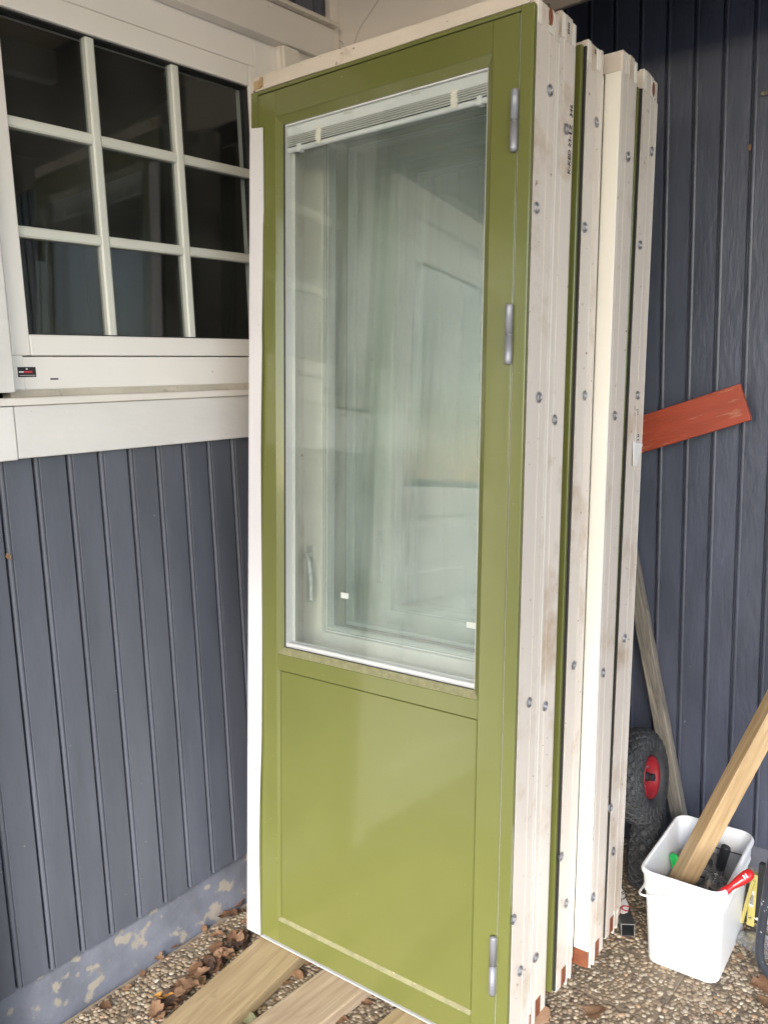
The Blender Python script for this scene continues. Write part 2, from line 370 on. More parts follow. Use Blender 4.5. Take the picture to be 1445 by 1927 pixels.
def plinth_mesh():
    ny, nz = 120, 12; v = []; f = []
    for j in range(nz+1):
        for i in range(ny+1):
            z = -.02 + .172*j/nz; y = -1.4 + (YB+1.4)*i/ny
            x = -.004 - .012*(j/nz)**2 + .0016*math.sin(y*31+z*40) + rng.normal(0, .0009)
            v.append((x, y, z))
    for j in range(nz):
        for i in range(ny): a = j*(ny+1)+i; f.append((a, a+1, a+ny+2, a+ny+1))
    return mesh('plinth', v, f)
obj('plinth', plinth_mesh(), M_PLINTH, lw, smooth=True)
box('wall_core', M_ROOM, lw, (-.12, -.022), (-1.4, .80), (0, 2.95), 0)
box('wall_core', M_ROOM, lw, (-.12, -.022), (.80, YB+.1), (0, 1.36), 0)
box('wall_core', M_ROOM, lw, (-.12, -.022), (.80, YB+.1), (2.46, 2.95), 0)
box('wall_core', M_ROOM, lw, (-.12, -.022), (1.72, YB+.1), (1.36, 2.46), 0)
# window
G0, G1, H0, H1 = .921, 1.597, 1.622, 2.283
win = boxes('window', M_PVC, lw, [((-.06, .002), (.865, .905), (1.503, 2.425)), ((-.06, .002), (1.625, 1.74), (1.503, 2.425)),
      ((-.06, .002), (.9052, 1.6248), (1.503, 1.5745)), ((-.06, .002), (.9052, 1.6248), (2.338, 2.425))], .002)
def sash():
    bm = bmesh.new()
    pr = [(-.05, 0), (.006, 0), (.008, .002), (.008, .034), (-.002, .042), (-.05, .042)]
    a0, a1, b0, b1 = G0-.042, G1+.030, H0-.045, H1+.052
    add_box(bm, (-.05, .008), (a0, G0), (b0, b1), .003, 2); add_box(bm, (-.05, .008), (G1, a1), (b0, b1), .003, 2)
    add_box(bm, (-.05, .0076), (G0+.0003, G1-.0003), (b0, H0), .003, 2); add_box(bm, (-.05, .0076), (G0+.0003, G1-.0003), (H1, b1), .003, 2)
    return bm_mesh('sash', bm)
obj('sash', sash(), M_PVC, win)
boxes('glazing_seal', M_RUBBER, win, [((-.03, -.001), (G0, G0+.0025), (H0, H1)), ((-.03, -.001), (G1-.0025, G1), (H0, H1)), ((-.03, -.0012), (G0+.0026, G1-.0026), (H0, H0+.003)), ((-.03, -.0012), (G0+.0026, G1-.0026), (H1-.003, H1))], 0)
vy = [1.135, 1.366]; hz = [1.840, 2.063]; mw = .0115
for y in vy: prism('muntin', M_MUNTIN, win, [(-.026, -mw), (-.006, -mw), (-.003, -mw+.004), (-.003, mw-.004), (-.006, mw), (-.026, mw)], H0+.0005, H1-.0005, (0, 1, 2)).location = (0, y, 0)
yy = [G0] + vy + [G1]; zz = [H0] + hz + [H1]
for z in hz:
    for i in range(3):
        a, b_ = yy[i] + (mw+.0004 if i else .0005), yy[i+1] - (mw+.0004 if i < 2 else .0005)
        prism('muntin', M_MUNTIN, win, [(-.026, -mw), (-.0064, -mw), (-.0034, -mw+.004), (-.0034, mw-.004), (-.0064, mw), (-.026, mw)], a, b_, (0, 2, 1)).location = (0, 0, z)
for i in range(3):
    for j in range(3):
        a, b_ = yy[i] + (mw+.0006 if i else .003), yy[i+1] - (mw+.0006 if i < 2 else .003)
        c, d = zz[j] + (mw+.0006 if j else .003), zz[j+1] - (mw+.0006 if j < 2 else .003)
        box('pane', M_WGLASS, win, (-.022, -.018), (a, b_), (c, d), 0)
# dark room behind the window, with a pale curtain and a shelf inside
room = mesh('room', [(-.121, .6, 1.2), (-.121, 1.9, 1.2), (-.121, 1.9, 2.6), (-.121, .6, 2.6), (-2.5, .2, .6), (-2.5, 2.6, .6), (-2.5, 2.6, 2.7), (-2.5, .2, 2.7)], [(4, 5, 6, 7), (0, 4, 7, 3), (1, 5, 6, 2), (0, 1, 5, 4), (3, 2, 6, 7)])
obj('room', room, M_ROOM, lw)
# label and drain slot on the frame
st = box('sticker', M_INK, win, (.0022, .0026), (.890, .931), (1.531, 1.5525), 0)
boxes('sticker_print', M_WINK, st, [((.0027, .0029), (.8925, .903), (1.5405, 1.5435)), ((.0027, .0029), (.9085, .9125), (1.547, 1.5495)), ((.0027, .0029), (.8935, .929), (1.5342, 1.5350))], 0)
boxes('sticker_print', M_REDINK, st, [((.0027, .0029), (.904, .9225), (1.5400, 1.5438))], 0)
box('drain_slot', M_DARKHOLE, win, (.0022, .0030), (.963, .982), (1.524, 1.5275), .0004)
# sill, casing
prism('window_sill', M_SILL, lw, [(-.03, 1.5030), (.0030, 1.5030), (.0060, 1.4895), (.020, 1.4830), (.020, 1.470), (-.03, 1.470)], .868, 1.76, (0, 2, 1))
prism('sill_nose', M_WHITE, lw, [(.0205, 1.4712), (.0205, 1.4840), (.0310, 1.4875), (.0360, 1.4850), (.0368, 1.4712)], .72, 1.76, (0, 2, 1))
box('apron_board', M_CASING, lw, (.003, .026), (.862, 1.90), (1.357, 1.470), .003, 2)
box('casing_board', M_CASING, lw, (.003, .028), (.735, .8605), (1.355, 1.4695), .003, 2)
box('casing_board', M_CASING, lw, (.003, .030), (.745, .8685), (1.4985, 2.41), .003, 2)
box('casing_board', M_WHITE, lw, (.003, .022), (1.702, 1.90), (1.4985, 2.41), .003, 2)
box('head_casing', M_WHITE, lw, (.003, .040), (.735, 1.905), (2.409, 2.500), .003, 2)
prism('drip_cap', M_PEEL, lw, [(.0, 2.5015), (.058, 2.5015), (.060, 2.506), (.058, 2.512), (.0, 2.528)], .70, 1.907, (0, 2, 1))
box('end_block', M_CREAM2, lw, (.0225, .034), (1.706, 1.765), (2.340, 2.408), .002)
box('corner_trim', M_WHITE, lw, (.004, .026), (1.908, 1.942), (2.36, 2.95), .003, 2)
# white panelled entrance door further along the same wall (shows only as a reflection in the glass)
ed = empty('entrance_door', Matrix.Translation((XW, 0, 0)))
tag(ed, 'white panelled entrance door reflected in the glass of the front green door', 'door')
lwx = []
boxes('door_frame', M_WHITE, ed, [((.004, .045), (.60, .68), (.0, 2.3)), ((.004, .045), (-.42, -.34), (0, 2.3)), ((.004, .0452), (-.3398, .5998), (2.2, 2.3))], .003)
lf = boxes('door_leaf', M_PVC, ed, [((.004, .030), (.47, .598), (.03, 2.195)), ((.004, .030), (-.338, -.21), (.03, 2.195)), ((.004, .0298), (-.2098, .4698), (.03, .22)), ((.004, .0298), (-.2098, .4698), (.82, .93)), ((.004, .0298), (-.2098, .4698), (1.14, 1.25)), ((.004, .0298), (-.2098, .4698), (2.06, 2.195))], .004)
box('panel', M_PVC, lf, (.004, .018), (-.2096, .4696), (.2202, .8198), .0); box('raised_field', M_PVC, lf, (.0182, .026), (-.15, .41), (.28, .76), .006)
box('panel', M_PVC, lf, (.004, .018), (-.2096, .4696), (.9302, 1.1398), .0); box('raised_field', M_PVC, lf, (.0182, .026), (-.15, .41), (.97, 1.10), .006)
box('pane', M_WGLASS, lf, (.012, .016), (-.2096, .4696), (1.2502, 2.0598), 0)

# back wall
bw = empty('house_wall', Matrix.Translation((0, YB, 0)) @ Matrix.Rotation(R(-90), 4, 'Z'))
tag(bw, 'dark blue-grey board wall behind the stack of doors and the bucket', 'wall', kind='thing')
PB = .0777; gp = ony(1294, 700, YB).x
bm_b = board_mesh(PB, .10, 2.95)
for k in range(-11, 28):
    x = gp - .005 + k*PB
    if x < XW + .001: continue
    obj('board', bm_b, M_BLUE, bw, (random.uniform(-.001, .001), x, random.uniform(-.003, .003)))
box('plinth', M_PLINTH, bw, (-.05, -.012), (XW, 1.6), (-.02, .11), 0)
box('wall_core', M_ROOM, bw, (-.12, -.022), (XW, 1.6), (.0, 2.95), 0)

# roof over the porch
rf = empty('porch_roof', Matrix.Translation((0, 0, 2.7)))
tag(rf, 'white panelled header and board ceiling of the porch roof above the doors', 'roof', kind='thing')
hx_ = ony(1003, 5, 1.943).x
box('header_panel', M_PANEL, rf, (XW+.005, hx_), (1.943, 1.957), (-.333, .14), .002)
box('header_panel', M_GREYPANEL, rf, (hx_+.002, 1.9), (1.946, 1.960), (-.331, .14), .002)  # darker grey colour stands in for shade at this end of the header
def crack(name, pts):
    P = [Vector((p.x, 1.9428, p.z-2.7)) for p in [ony(x, y, 1.9428) for x, y in pts]]
    obj(name, tube_mesh(name, smooth_path(P, 4), .0007, 4), M_DARKHOLE, rf)
crack('crack', [(627, 62), (636, 74), (645, 82), (647, 95)])
crack('crack', [(712, 0), (696, 25), (678, 52), (668, 78), (662, 88)])
RX1, RY0 = 1.9, -1.75
for k in range(24):
    y0 = RY0 + k*.16
    if y0 > 1.93: break
    box('ceiling_board', M_CEIL, rf, (XW, RX1), (y0+.002, min(y0+.158, 1.94)), (.15, .168), .003)
for x in (-1.1, -.3, .5, 1.2, 1.8): box('rafter', M_WHITE, rf, (x, x+.06), (RY0, 1.94), (.03, .149), .003)
box('roof_deck', M_GREYPANEL, rf, (XW-.3, RX1+.15), (RY0-.15, YB+.2), (.26, .32), 0)
box('fascia_board', M_WHITE, rf, (XW, RX1+.1), (RY0-.06, RY0-.03), (-.02, .25), .003)

# ------------------------------------------------------------------ the stack of doors
A_, LEAN = -.05227418631, .07019644
DO = Vector((-1.56412755, 1.30679715, .045))
Ud = Vector((math.cos(A_), -math.sin(A_), 0)); Nh = Vector((math.sin(A_), math.cos(A_), 0)); Zv = Vector((0, 0, 1))
Td = Zv*math.cos(LEAN) + Nh*math.sin(LEAN); Nd = Nh*math.cos(LEAN) - Zv*math.sin(LEAN)
def dpt(s, n, t): return DO + Ud*s + Nd*n + Td*t
def ond(x, y, n=0):
    d = ray(x, y); o = dpt(0, n, 0); k = (o-EYE).dot(Nd)/d.dot(Nd); q = EYE + d*k - DO; return q.dot(Ud), q.dot(Td)
def ons(x, y, s):
    d = ray(x, y); o = dpt(s, 0, 0); k = (o-EYE).dot(Ud)/d.dot(Ud); q = EYE + d*k - DO; return q.dot(Nd), q.dot(Td)
FWID, FH = .755, 2.156        # frame width and height
def jamb_profile(right, dep):
    # outer side carries two fine grooves
    g = [(0, .014), (0, .0665), (.0016, .0670), (.0016, .0685), (0, .0690), (0, .0975), (.0014, .098), (.0014, .099), (0, .0995), (0, dep-.006)]
    p = [(x, y) for x, y in g] + [(.038, dep-.006), (.038, .014)]
    if right: p = [(FWID-x, y) for x, y in p]
    return p
def hinge_mesh(L_):
    r_ = .0074; pr = [(.0, -L_/2), (.0045, -L_/2), (.0066, -L_/2+.004), (r_, -L_/2+.007)]
    pr += [(r_, -.0018), (r_-.0035, -.0017), (r_-.0035, .0017), (r_, .0018), (r_, L_/2-.004), (.0068, L_/2-.001), (.0, L_/2)]
    me = lathe_mesh('hinge', [(max(a, .0004), b) for a, b in pr], 20)
    me.polygons.foreach_set('use_smooth', [True]*len(me.polygons)); return me
SLEEVE = None
def sleeve_mesh():
    bm = bmesh.new()
    prof_o = [(.0098, 0), (.0105, .0012), (.0092, .0024), (.0066, .0026), (.0052, .0010), (.0050, -.004)]
    n = 12; rings = []
    for i, (r_, h_) in enumerate(prof_o):
        rings.append([bm.verts.new((h_, (r_*(1.0 if k % 2 or i > 2 else .93))*math.cos(2*math.pi*k/n), (r_*(1.0 if k % 2 or i > 2 else .93))*math.sin(2*math.pi*k/n))) for k in range(n)])
    for a, b_ in zip(rings, rings[1:]):
        for k in range(n): bm.faces.new((a[k], a[(k+1) % n], b_[(k+1) % n], b_[k]))
    fc = bm.faces.new(rings[-1]); fc.material_index = 1
    me = bm_mesh('jamb_sleeve', bm); me.materials.append(M_STEEL); me.materials.append(M_DARKHOLE); return me
SLEEVE = sleeve_mesh()

def make_door(name, label, s0, n0, t0=0.0, rev=False, dep=.115, dlean=0.0, full=True, hx=.014, inset=.007, group='green doors leaning in a stack', face=None):
    """local x along the width, y into the depth from the green face, z up the leaf"""
    Tl = (Td*math.cos(dlean) + Nd*math.sin(dlean)); Nl = (Nd*math.cos(dlean) - Td*math.sin(dlean))
    if not rev: Mx = frame_from(dpt(s0, n0, t0), Ud, Nl, Tl)
    else: Mx = frame_from(dpt(s0+FWID, n0, t0) + Nl*dep, -Ud, -Nl, Tl)
    d = empty(name, Mx); tag(d, label, 'door', group)
    JT = FH + hx - .046; FT = FH + hx; ci = 0 if full else inset
    for rgt in (False, True):
        prism('frame_jamb', M_CREAM, d, jamb_profile(rgt, dep), .0, JT, (0, 1, 2))
        x = (FWID-.028, FWID-ci) if rgt else (ci, .0225)
        box('frame_cladding', M_GREEN, d, x, (-.001, .0095), (.004, FH), .0015)
        xs_ = (FWID-.026, FWID-.0015) if rgt else (.0015, .020)
        box('cladding_seal', M_RUBBER, d, xs_, (.0098, .0138), (.004, FH-.002), 0)
        xi = (FWID-.037, FWID+.0002) if rgt else (-.0002, .037)
        box('inner_face', M_CREAM2, d, xi, (dep-.0057, dep), (.042, FT-.048), .001)
    box('frame_cladding', M_GREEN, d, (.0227, FWID-.0282), (-.0008, .0093), (FH-.0085, FH), .0012)
    hd = box('frame_head', M_CREAM, d, (.002, FWID-.002), (.014, dep-.0065), (JT+.0006, FT-.002), .001)
    for k, (y0, y1) in enumerate(((.0145, .030), (.033, .062), (.0655, .083), (.0865, dep-.008))):
        for sx in (0, 1):
            dz = random.uniform(-.004, .004)
            xx = (FWID-.012, FWID+.0006) if sx else (-.0006, .012)
            box('joint_tongue', M_CREAM if k % 2 else M_CREAM2, hd, xx, (y0, min(y1, dep-.007)), (JT-.006+dz if k % 2 else JT+.001, FT+dz*.7), .0006)
    th = box('threshold', M_BROWN, d, (.0384, FWID-.0384), (.012, dep+.001), (.002, .030), .001)
    for sx in (0, 1):
        xx = (FWID-.010, FWID+.0008) if sx else (-.0008, .010)
        box('threshold_end', M_BROWN, th, xx, (.040, .066), (-.0006, .044), .0006)
        xx = (FWID-.037, FWID+.0004) if sx else (-.0004, .037)
        box('threshold_end', M_BROWN, th, xx, (dep-.0056, dep+.0004), (-.0006, .041), .0006)
        xx = (FWID-.012, FWID+.0010) if sx else (-.0010, .012)
        box('joint_tongue', M_CREAM2, th, xx, (.069, .074), (-.012, .05), .0005)
        box('joint_tongue', M_CREAM2, th, xx, (.092, .0965), (-.008, .045), .0005)
    box('bottom_trim', M_SEAL, d, (.020, FWID-.026), (-.002, .020), (-.0035, -.0008), .0006)
    # leaf, in s = x - .024
    ox = .024; LW = .7005; LH = 2.1455
    def sx(a, b): return (a+ox, b+ox)
    core = boxes('door_leaf', M_CREAM2, d, [(sx(.004, .077), (.0405, .058), (.004, LH)), (sx(.630, LW-.004), (.0405, .058), (.004, LH)),
        (sx(.0772, .6298), (.0403, .0578), (.004, .800)), (sx(.0772, .6298), (.0403, .0578), (2.065, LH))], .0015)
    box('stile', M_GREEN, core, (ox, .0578+ox), (0, .0400), (.004, LH), .0012)
    box('stile', M_GREEN, core, (.6422+ox, LW+ox), (0, .0400), (.004, LH), .0012)
    a0, a1 = .0580+ox, .6420+ox; g0, g1 = .0768+ox, .6302+ox
    box('rail', M_GREEN, core, (a0, a1), (.0003, .0398), (2.0848, LH), .0008)
    box('rail', M_GREEN, core, (a0, a1), (.0003, .0398), (.7395, .7808), .0008)
    box('rail', M_GREEN, core, (a0, a1), (.0003, .0398), (.004, .0640), .0008)
    z0, z1 = .7812, 2.0844; i0, i1 = .7985, 2.0655
    def bevel(q):
        o_ = [(q[0], .0006, q[1]), (q[2], .0006, q[3]), (q[4], .0066, q[5]), (q[6], .0066, q[7])]
        v_ = o_ + [(p[0], .0396, p[2]) for p in o_]
        bm_ = bmesh.new(); bv_ = [bm_.verts.new(p) for p in v_]
        for f_ in ((0, 1, 2, 3), (4, 5, 6, 7), (0, 1, 5, 4), (1, 2, 6, 5), (2, 3, 7, 6), (3, 0, 4, 7)): bm_.faces.new([bv_[k] for k in f_])
        obj('glazing_bevel', bm_mesh('glazing_bevel', bm_), M_GREEN, core)
    bevel((a0, z0, a0, z1, g0, i1, g0, i0)); bevel((a1, z0, a1, z1, g1, i1, g1, i0)); bevel((a0, z1, a1, z1, g1, i1, g0, i1)); bevel((a0, z0, a1, z0, g1, i0, g0, i0))
    prism('glazing_ledge', M_DUST, core, [(.0004, .7816), (.0062, .7984), (.0070, .7990), (.0002, .7824)], .0615+ox, .6385+ox, (1, 2, 0))
    prism('panel_bevel', M_GREEN, core, [(.0006, .0642), (.0048, .0742), (.0396, .0742), (.0396, .0642)], a0, a1, (1, 2, 0))
    prism('panel_ledge', M_DUST, core, [(.0002, .0648), (-.0002, .0656), (.0040, .0752), (.0048, .0746)], a0+.002, a1-.002, (1, 2, 0))
    prism('panel_bevel', M_GREEN, core, [(a0, .0006), (a0+.0085, .0034), (a0+.0085, .0396), (a0, .0396)], .0748, .7390, (0, 1, 2))
    boxes('panel_groove', M_GREEN_D, core, [((a0+.0086, a0+.0100), (.006, .03), (.0748, .7392)), ((a1-.002, a1), (.006, .03), (.0748, .7392)), ((a0+.0101, a1-.0021), (.006, .03), (.7368, .7392))], 0)
    box('panel', M_GREEN, core, (a0+.0102, a1-.0022), (.0024, .030), (.0757, .7366), .0012)
    a0, a1 = g0+.0004, g1-.0004
    # lining, panes
    boxes('lining', M_LINING, core, [((a0, a0+.0030), (.0100, .0400), (.7990, 2.065)), ((a1-.0030, a1), (.0100, .0400), (.7990, 2.065)), ((a0+.0031, a1-.0031), (.0100, .0400), (.7990, .8020)), ((a0+.0031, a1-.0031), (.0100, .0400), (2.062, 2.065))], 0)
    boxes('spacer', M_SEAL, core, [((a0+.0032, a0+.012), (.0335, .0352), (.806, 2.06)), ((a0+.0122, a1-.0032), (.0335, .0352), (.8025, .812))], 0)
    boxes('glazing_gasket', M_RUBBER, core, [((a0, a0+.0022), (.0062, .0098), (.7995, 2.065)), ((a0+.0023, a1-.0023), (.0076, .0098), (.7990, .8012))], 0)
    bt = tube_mesh('bottom_bead', [(a0+.004, .0155, .8065), (a1-.004, .0155, .8065)], .0050, 12); obj('bottom_bead', bt, M_LINING, core, smooth=True)
    box('pane', M_GLASS, core, (a0+.0005, a1-.0005), (.0099, .0119), (.8022, 2.0618), 0)
    box('pane', M_GLASS, core, (a0+.0032, a1-.0032), (.0360, .0390), (.8022, 2.0618), 0)
    # gap seal and hinges
    box('gap_seal', M_SEAL, d, (LW+ox+.0006, FWID-.0285), (.0022, .010), (.01, FH-.012), 0)
    if full:
        for t, L_ in ((1.945, .116), (1.540, .118), (.210, .134)):
            h_ = obj('hinge', hinge_mesh(L_), M_HINGE, d, (LW+ox-.0030, -.0078, t))
            box('hinge_leaf', M_HINGE, h_, (-.004, .004), (.002, .010), (-L_/2+.012, L_/2-.012), .001)
    if rev:
        hb = boxes('handle', M_HANDLE, core, [((.668+ox-.012, .668+ox+.012), (.0582, .062), (.875, 1.03))], .0015)
        P = smooth_path([(.668+ox, .060, 1.005), (.664+ox, .082, 1.005), (.648+ox, .090, .997), (.642+ox, .091, .965), (.640+ox, .089, .93), (.640+ox, .090, .890)], 6)
        rr = [.0060+.0012*math.sin(i*1.5) for i in range(len(P))]
        obj('grip', tube_mesh('grip', P, rr, 12), M_HANDLE, hb, smooth=True)
    return d, core
D1, leaf1 = make_door('green_door', 'olive green glazed door with a gathered white blind, front of the stack', -.024, 0.0)
# frames behind, turned back to back
D2, leaf2 = make_door('green_door', 'second door of the stack, turned white side forward, handwriting on its jamb', -.028, .119, .010, rev=True, dep=.092, full=False, hx=.022)
D3, leaf3 = make_door('green_door', 'middle door of the stack, its green edge showing behind the handwritten jamb', -.026, .240, .012, full=False, dep=.105, hx=.014)
D4, leaf4 = make_door('green_door', 'fourth door of the stack, white face jutting out beyond the others', .006, .362, .028, rev=True, dep=.112, full=False, hx=.010)
D5, leaf5 = make_door('green_door', 'last door of the stack, paper scrap and print on its jamb', -.010, .507, .016, dep=.118, full=False, dlean=.012, hx=.044)
# blind gathered at the head of the front door
bl = box('venetian_blind', M_BLIND, D1, (.024+.081, .024+.6255), (.0145, .0320), (2.0385, 2.0610), .0015)
slats = []
for k in range(5):
    z = 2.0158 + k*.0046; slats.append(((.024+.082+random.uniform(0, .001), .024+.625), (.0135+random.uniform(-.0006, .0006), .0325), (z, z+.0026)))
boxes('slat_stack', M_SLAT, bl, slats, 0)
box('slat_gap_shade', M_RUBBER, bl, (.024+.0825, .024+.6245), (.0165, .0322), (2.0150, 2.0384), 0)  # black backing added so the gaps between slats look shaded
obj('bottom_rail', tube_mesh('bottom_rail', [(.024+.083, .0205, 2.0085), (.024+.6245, .0205, 2.0085)], .0062, 12), M_BLIND, bl, smooth=True)
for s_ in (.181, .548):
    pts = []
    for k in range(130):
        pts.append((.024+s_+.0105*math.sin(k*1.9+random.uniform(-.6, .6))*random.uniform(.5, 1), .0125+random.uniform(-.0004, .0008), 2.0060 + .036*(k/130) + .002*math.cos(k*2.6)))
    obj('ladder_cord', tube_mesh('ladder_cord', smooth_path(pts, 3), .0009, 5), M_CORD, bl)
for s_ in (.118, .606): box('rail_clip', M_BLIND, bl, (.024+s_-.006, .024+s_+.006), (.0125, .029), (1.9995, 2.0185), .0015)
for s_ in (.255, .44): box('rail_bracket', M_SLAT, bl, (.024+s_, .024+s_+.022), (.0128, .0143), (2.0535, 2.0605), 0)
for (x, y) in ((636, 1124), (875, 1181)):
    s_, t_ = ond(x, y, .0095); box('sticker', M_PAPER, leaf1, (.024+s_-.0115, .024+s_+.0115), (.0340, .0358), (t_-.0065, t_+.0065), 0)
# sleeves on the visible jamb sides
sr = {'a': (-.024+FWID, D1, False), 'b': (-.028+FWID, D2, True), 'c': (-.026+FWID, D3, False), 'd': (.006+FWID, D4, True), 'e': (-.010+FWID, D5, False)}
nuts = [('a', 1034, 170), ('b', 1065, 243), ('a', 1009, 391), ('c', 1122, 230), ('d', 1181, 295), ('e', 1225, 285), ('c', 1099, 428), ('e', 1203, 461), ('a', 1013, 748), ('b', 1043, 790), ('c', 1100, 744), ('d', 1156, 782), ('e', 1199, 744), ('c', 1079, 1252), ('d', 1134, 1266), ('a', 995, 1322), ('b', 1025, 1329), ('e', 1174, 1201), ('a', 965, 1730), ('c', 1065, 1700), ('d', 1115, 1688), ('a', 978, 1827), ('b', 1007, 1802), ('c', 1055, 1612), ('e', 1147, 1520), ('e', 1153, 1602)]
bpy.context.view_layer.update()
def side_point(key, x, y, off=0.0):
    s_, d, _ = sr[key]; n_, t_ = ons(x, y, s_+off); return d.matrix_world.inverted() @ dpt(s_+off, n_, t_)
for key, x, y in nuts:
    s_, d, rev = sr[key]; p = side_point(key, x, y, .0008)
    o = obj('jamb_sleeve', SLEEVE, None, d, p, (random.uniform(0, 1), random.uniform(-.08, .08), (R(180) if rev else 0)+random.uniform(-.1, .1))); o.scale = (1, 1.15, 1.15)
# knot plugs near the top of two jambs
for key, x, y in (('a', 1036, 31), ('e', 1229, 168)):
    s_, d, rev = sr[key]; p = side_point(key, x, y, .0004)
    o = obj('wood_plug', lathe_mesh('wood_plug', [(.0115, -.001), (.0115, .0004), (.0105, .0007)], 20, 'X'), M_BROWN, d, p, (0, 0, R(180) if rev else 0)); o.scale = (1, .85, 1.5)
def side_text(key, s, x, y, size, m=M_INK, up_=True, name='handwriting'):
    s_, d, rev = sr[key]; n_, t_ = ons(x, y, s_+.0006); o = dpt(s_+.0006, n_, t_)
    me = text_mesh(name, s, size)
    xa, ya = (Td, -Nd) if up_ else (-Td, Nd)
    ob = obj(name, me, m, d); ob.matrix_parent_inverse = d.matrix_world.inverted(); ob.matrix_world = frame_from(o, xa, ya, xa.cross(ya))
    return ob
side_text('b', 'K-KED 23-1', 1072, 329, .0172); side_text('b', 'LZ', 1075.5, 254, .0165); side_text('b', '346', 1076.5, 222, .0165)
side_text('b', 'EMB', 1071, 66, .0125); side_text('a', 'H', 1034, 17, .012); side_text('c', 'M', 1121, 103, .012); side_text('e', 'K', 1232, 190, .008)
def side_bars(key, rows):
    s_, d, rev = sr[key]; Mi = d.matrix_world.inverted(); bm_ = bmesh.new()
    for x, y0, y1, w_ in rows:
        for k in range(int((y1-y0)/3.2)):
            if random.random() < .22: continue
            ya = y0 + k*3.2; q = []
            for (xx, yy) in ((x, ya), (x+w_, ya), (x+w_, ya+2.2), (x, ya+2.2)):
                n_, t_ = ons(xx, yy, s_+.0005); q.append(bm_.verts.new(Mi @ dpt(s_+.0005, n_, t_)))
            bm_.faces.new(q)
    obj('stamped_print', bm_mesh('stamped_print', bm_), M_INK, d)
side_bars('e', [(1193.5, 764, 786, 1.0), (1196.8, 764, 776, 1.2), (1199.0, 766, 784, 1.4), (1203.2, 768, 774, 2.4), (1199.0, 817, 832, 3.0)])

# batten on top of the front frame
bt = empty('batten', frame_from(dpt(-.021, .0015, FH+.0012), Ud, Nd, Td)); tag(bt, 'chipped cream batten lying along the top of the front green door', 'batten')
def batten_mesh():
    n = 60; v = []; f = []
    for i in range(n+1):
        x = .742*i/n; j = lambda a: random.uniform(-a, a)
        zt = .0335 + .002*math.sin(x*8) + j(.0005); zb = .0005 + .0006*math.sin(x*13)
        v += [(x, 0+j(.0004), zb), (x, .0002+j(.0004), zt-.0015), (x, .0015, zt), (x, .0118, zt), (x, .0118, zb)]
    for i in range(n):
        for k in range(5): a, b_ = i*5+k, i*5+(k+1) % 5; f.append((a, b_, b_+5, a+5))
    f += [(0, 1, 2, 3, 4), tuple(n*5+k for k in range(5))]
    return mesh('batten', v, f)
obj('strip', batten_mesh(), M_BATTEN, bt)
bm = bmesh.new(); add_box(bm, (.030, .037), (-.006, -.0003), (.006, .028), .001); add_box(bm, (.006, .0295), (-.0025, -.0003), (.004, .024), .0008)
obj('broken_chip', bm_mesh('broken_chip', bm), M_TIMBER, bt)

# white strip leaning along the left edge of the front door
def trim_strip():
    n = 40; v = []; f = []
    for i in range(n+1):
        y = 242 + (1748-242)*i/n
        wob = 4.5*math.sin((y-240)/1500*math.pi*3.1)*(.3+.7*(i/n))
        xl = 470 - 5*i/n; xr = 495 - 4.5*i/n + .45*wob
        if y > 1400: xr -= 3.0*math.sin(min(1, (y-1400)/350)*math.pi)
        if 420 < y < 640: xr -= 1.5
        a, ta = ond(xl, y, -.004); b_, tb = ond(xr, y + (12 if i == n else (-2 if i == 0 else 0)), -.006)
        ta = max(ta, -.0465); tb = max(tb, -.0465)
        for (s_, t_, nn) in ((a, ta, -.0035), (b_, tb, -.0070 + .0025*math.sin(i*.33)), (b_, tb, -.0052 + .0025*math.sin(i*.33)), (a, ta, -.0017)):
            v.append(dpt(s_, nn, t_))
    for i in range(n):
        for k in range(4): p, q = i*4+k, i*4+(k+1) % 4; f.append((p, q, q+4, p+4))
    f += [(0, 1, 2, 3), tuple(n*4+k for k in range(4))]
    return mesh('trim_strip', v, f)
ts = obj('trim_strip', trim_strip(), mat('white_strip', (.72, .69, .70), .45, .04, 6, .1, 30, specks=((.35, .25, .2), 60, .74), second=(.60, .30, .22), sec_scale=4.5, sec_at=.74, sec_soft=.05))
tag(ts, 'thin white bowed trim strip standing against the left edge of the front door', 'strip')

# planks under the stack
def plank(x0, y0, x1, y1, w, mat_, label, yaw_extra=0, z1=.0365):
    L_ = math.hypot(x1-x0, y1-y0); a = math.atan2(-(x1-x0), (y1-y0))
    o = empty('plank', Matrix.Translation((x0, y0, 0)) @ Matrix.Rotation(a, 4, 'Z')); tag(o, label, 'plank', 'planks under the doors')
    box('board', mat_, o, (0, w), (0, L_), (.004, z1), .0025, 2); return o
p0, p1 = onz(300, 1927, .0365), onz(490, 1762, .0365); dxy = (p1-p0).normalized()
q0 = p0 - dxy*.45; q1 = p1 + dxy*.15
plank(q0.x, q0.y, q1.x, q1.y, .142, M_PLANK, 'yellowish plank under the doors beside the leaf litter and the plinth')
p0, p1 = onz(466, 1927, .0365), onz(602, 1828, .0365); dxy = (p1-p0).normalized(); q0 = p0 - dxy*.4; q1 = p1 + dxy*.15
plank(q0.x, q0.y, q1.x, q1.y, .128, M_PLANK2, 'greyish brown middle plank running under the front green door')
p0 = onz(722, 1915, .0365); q0 = p0 - dxy*.4; q1 = p0 + dxy*.12
plank(q0.x, q0.y, q1.x, q1.y, .13, M_PLANK, 'plank end under the hinge half of the front green door')

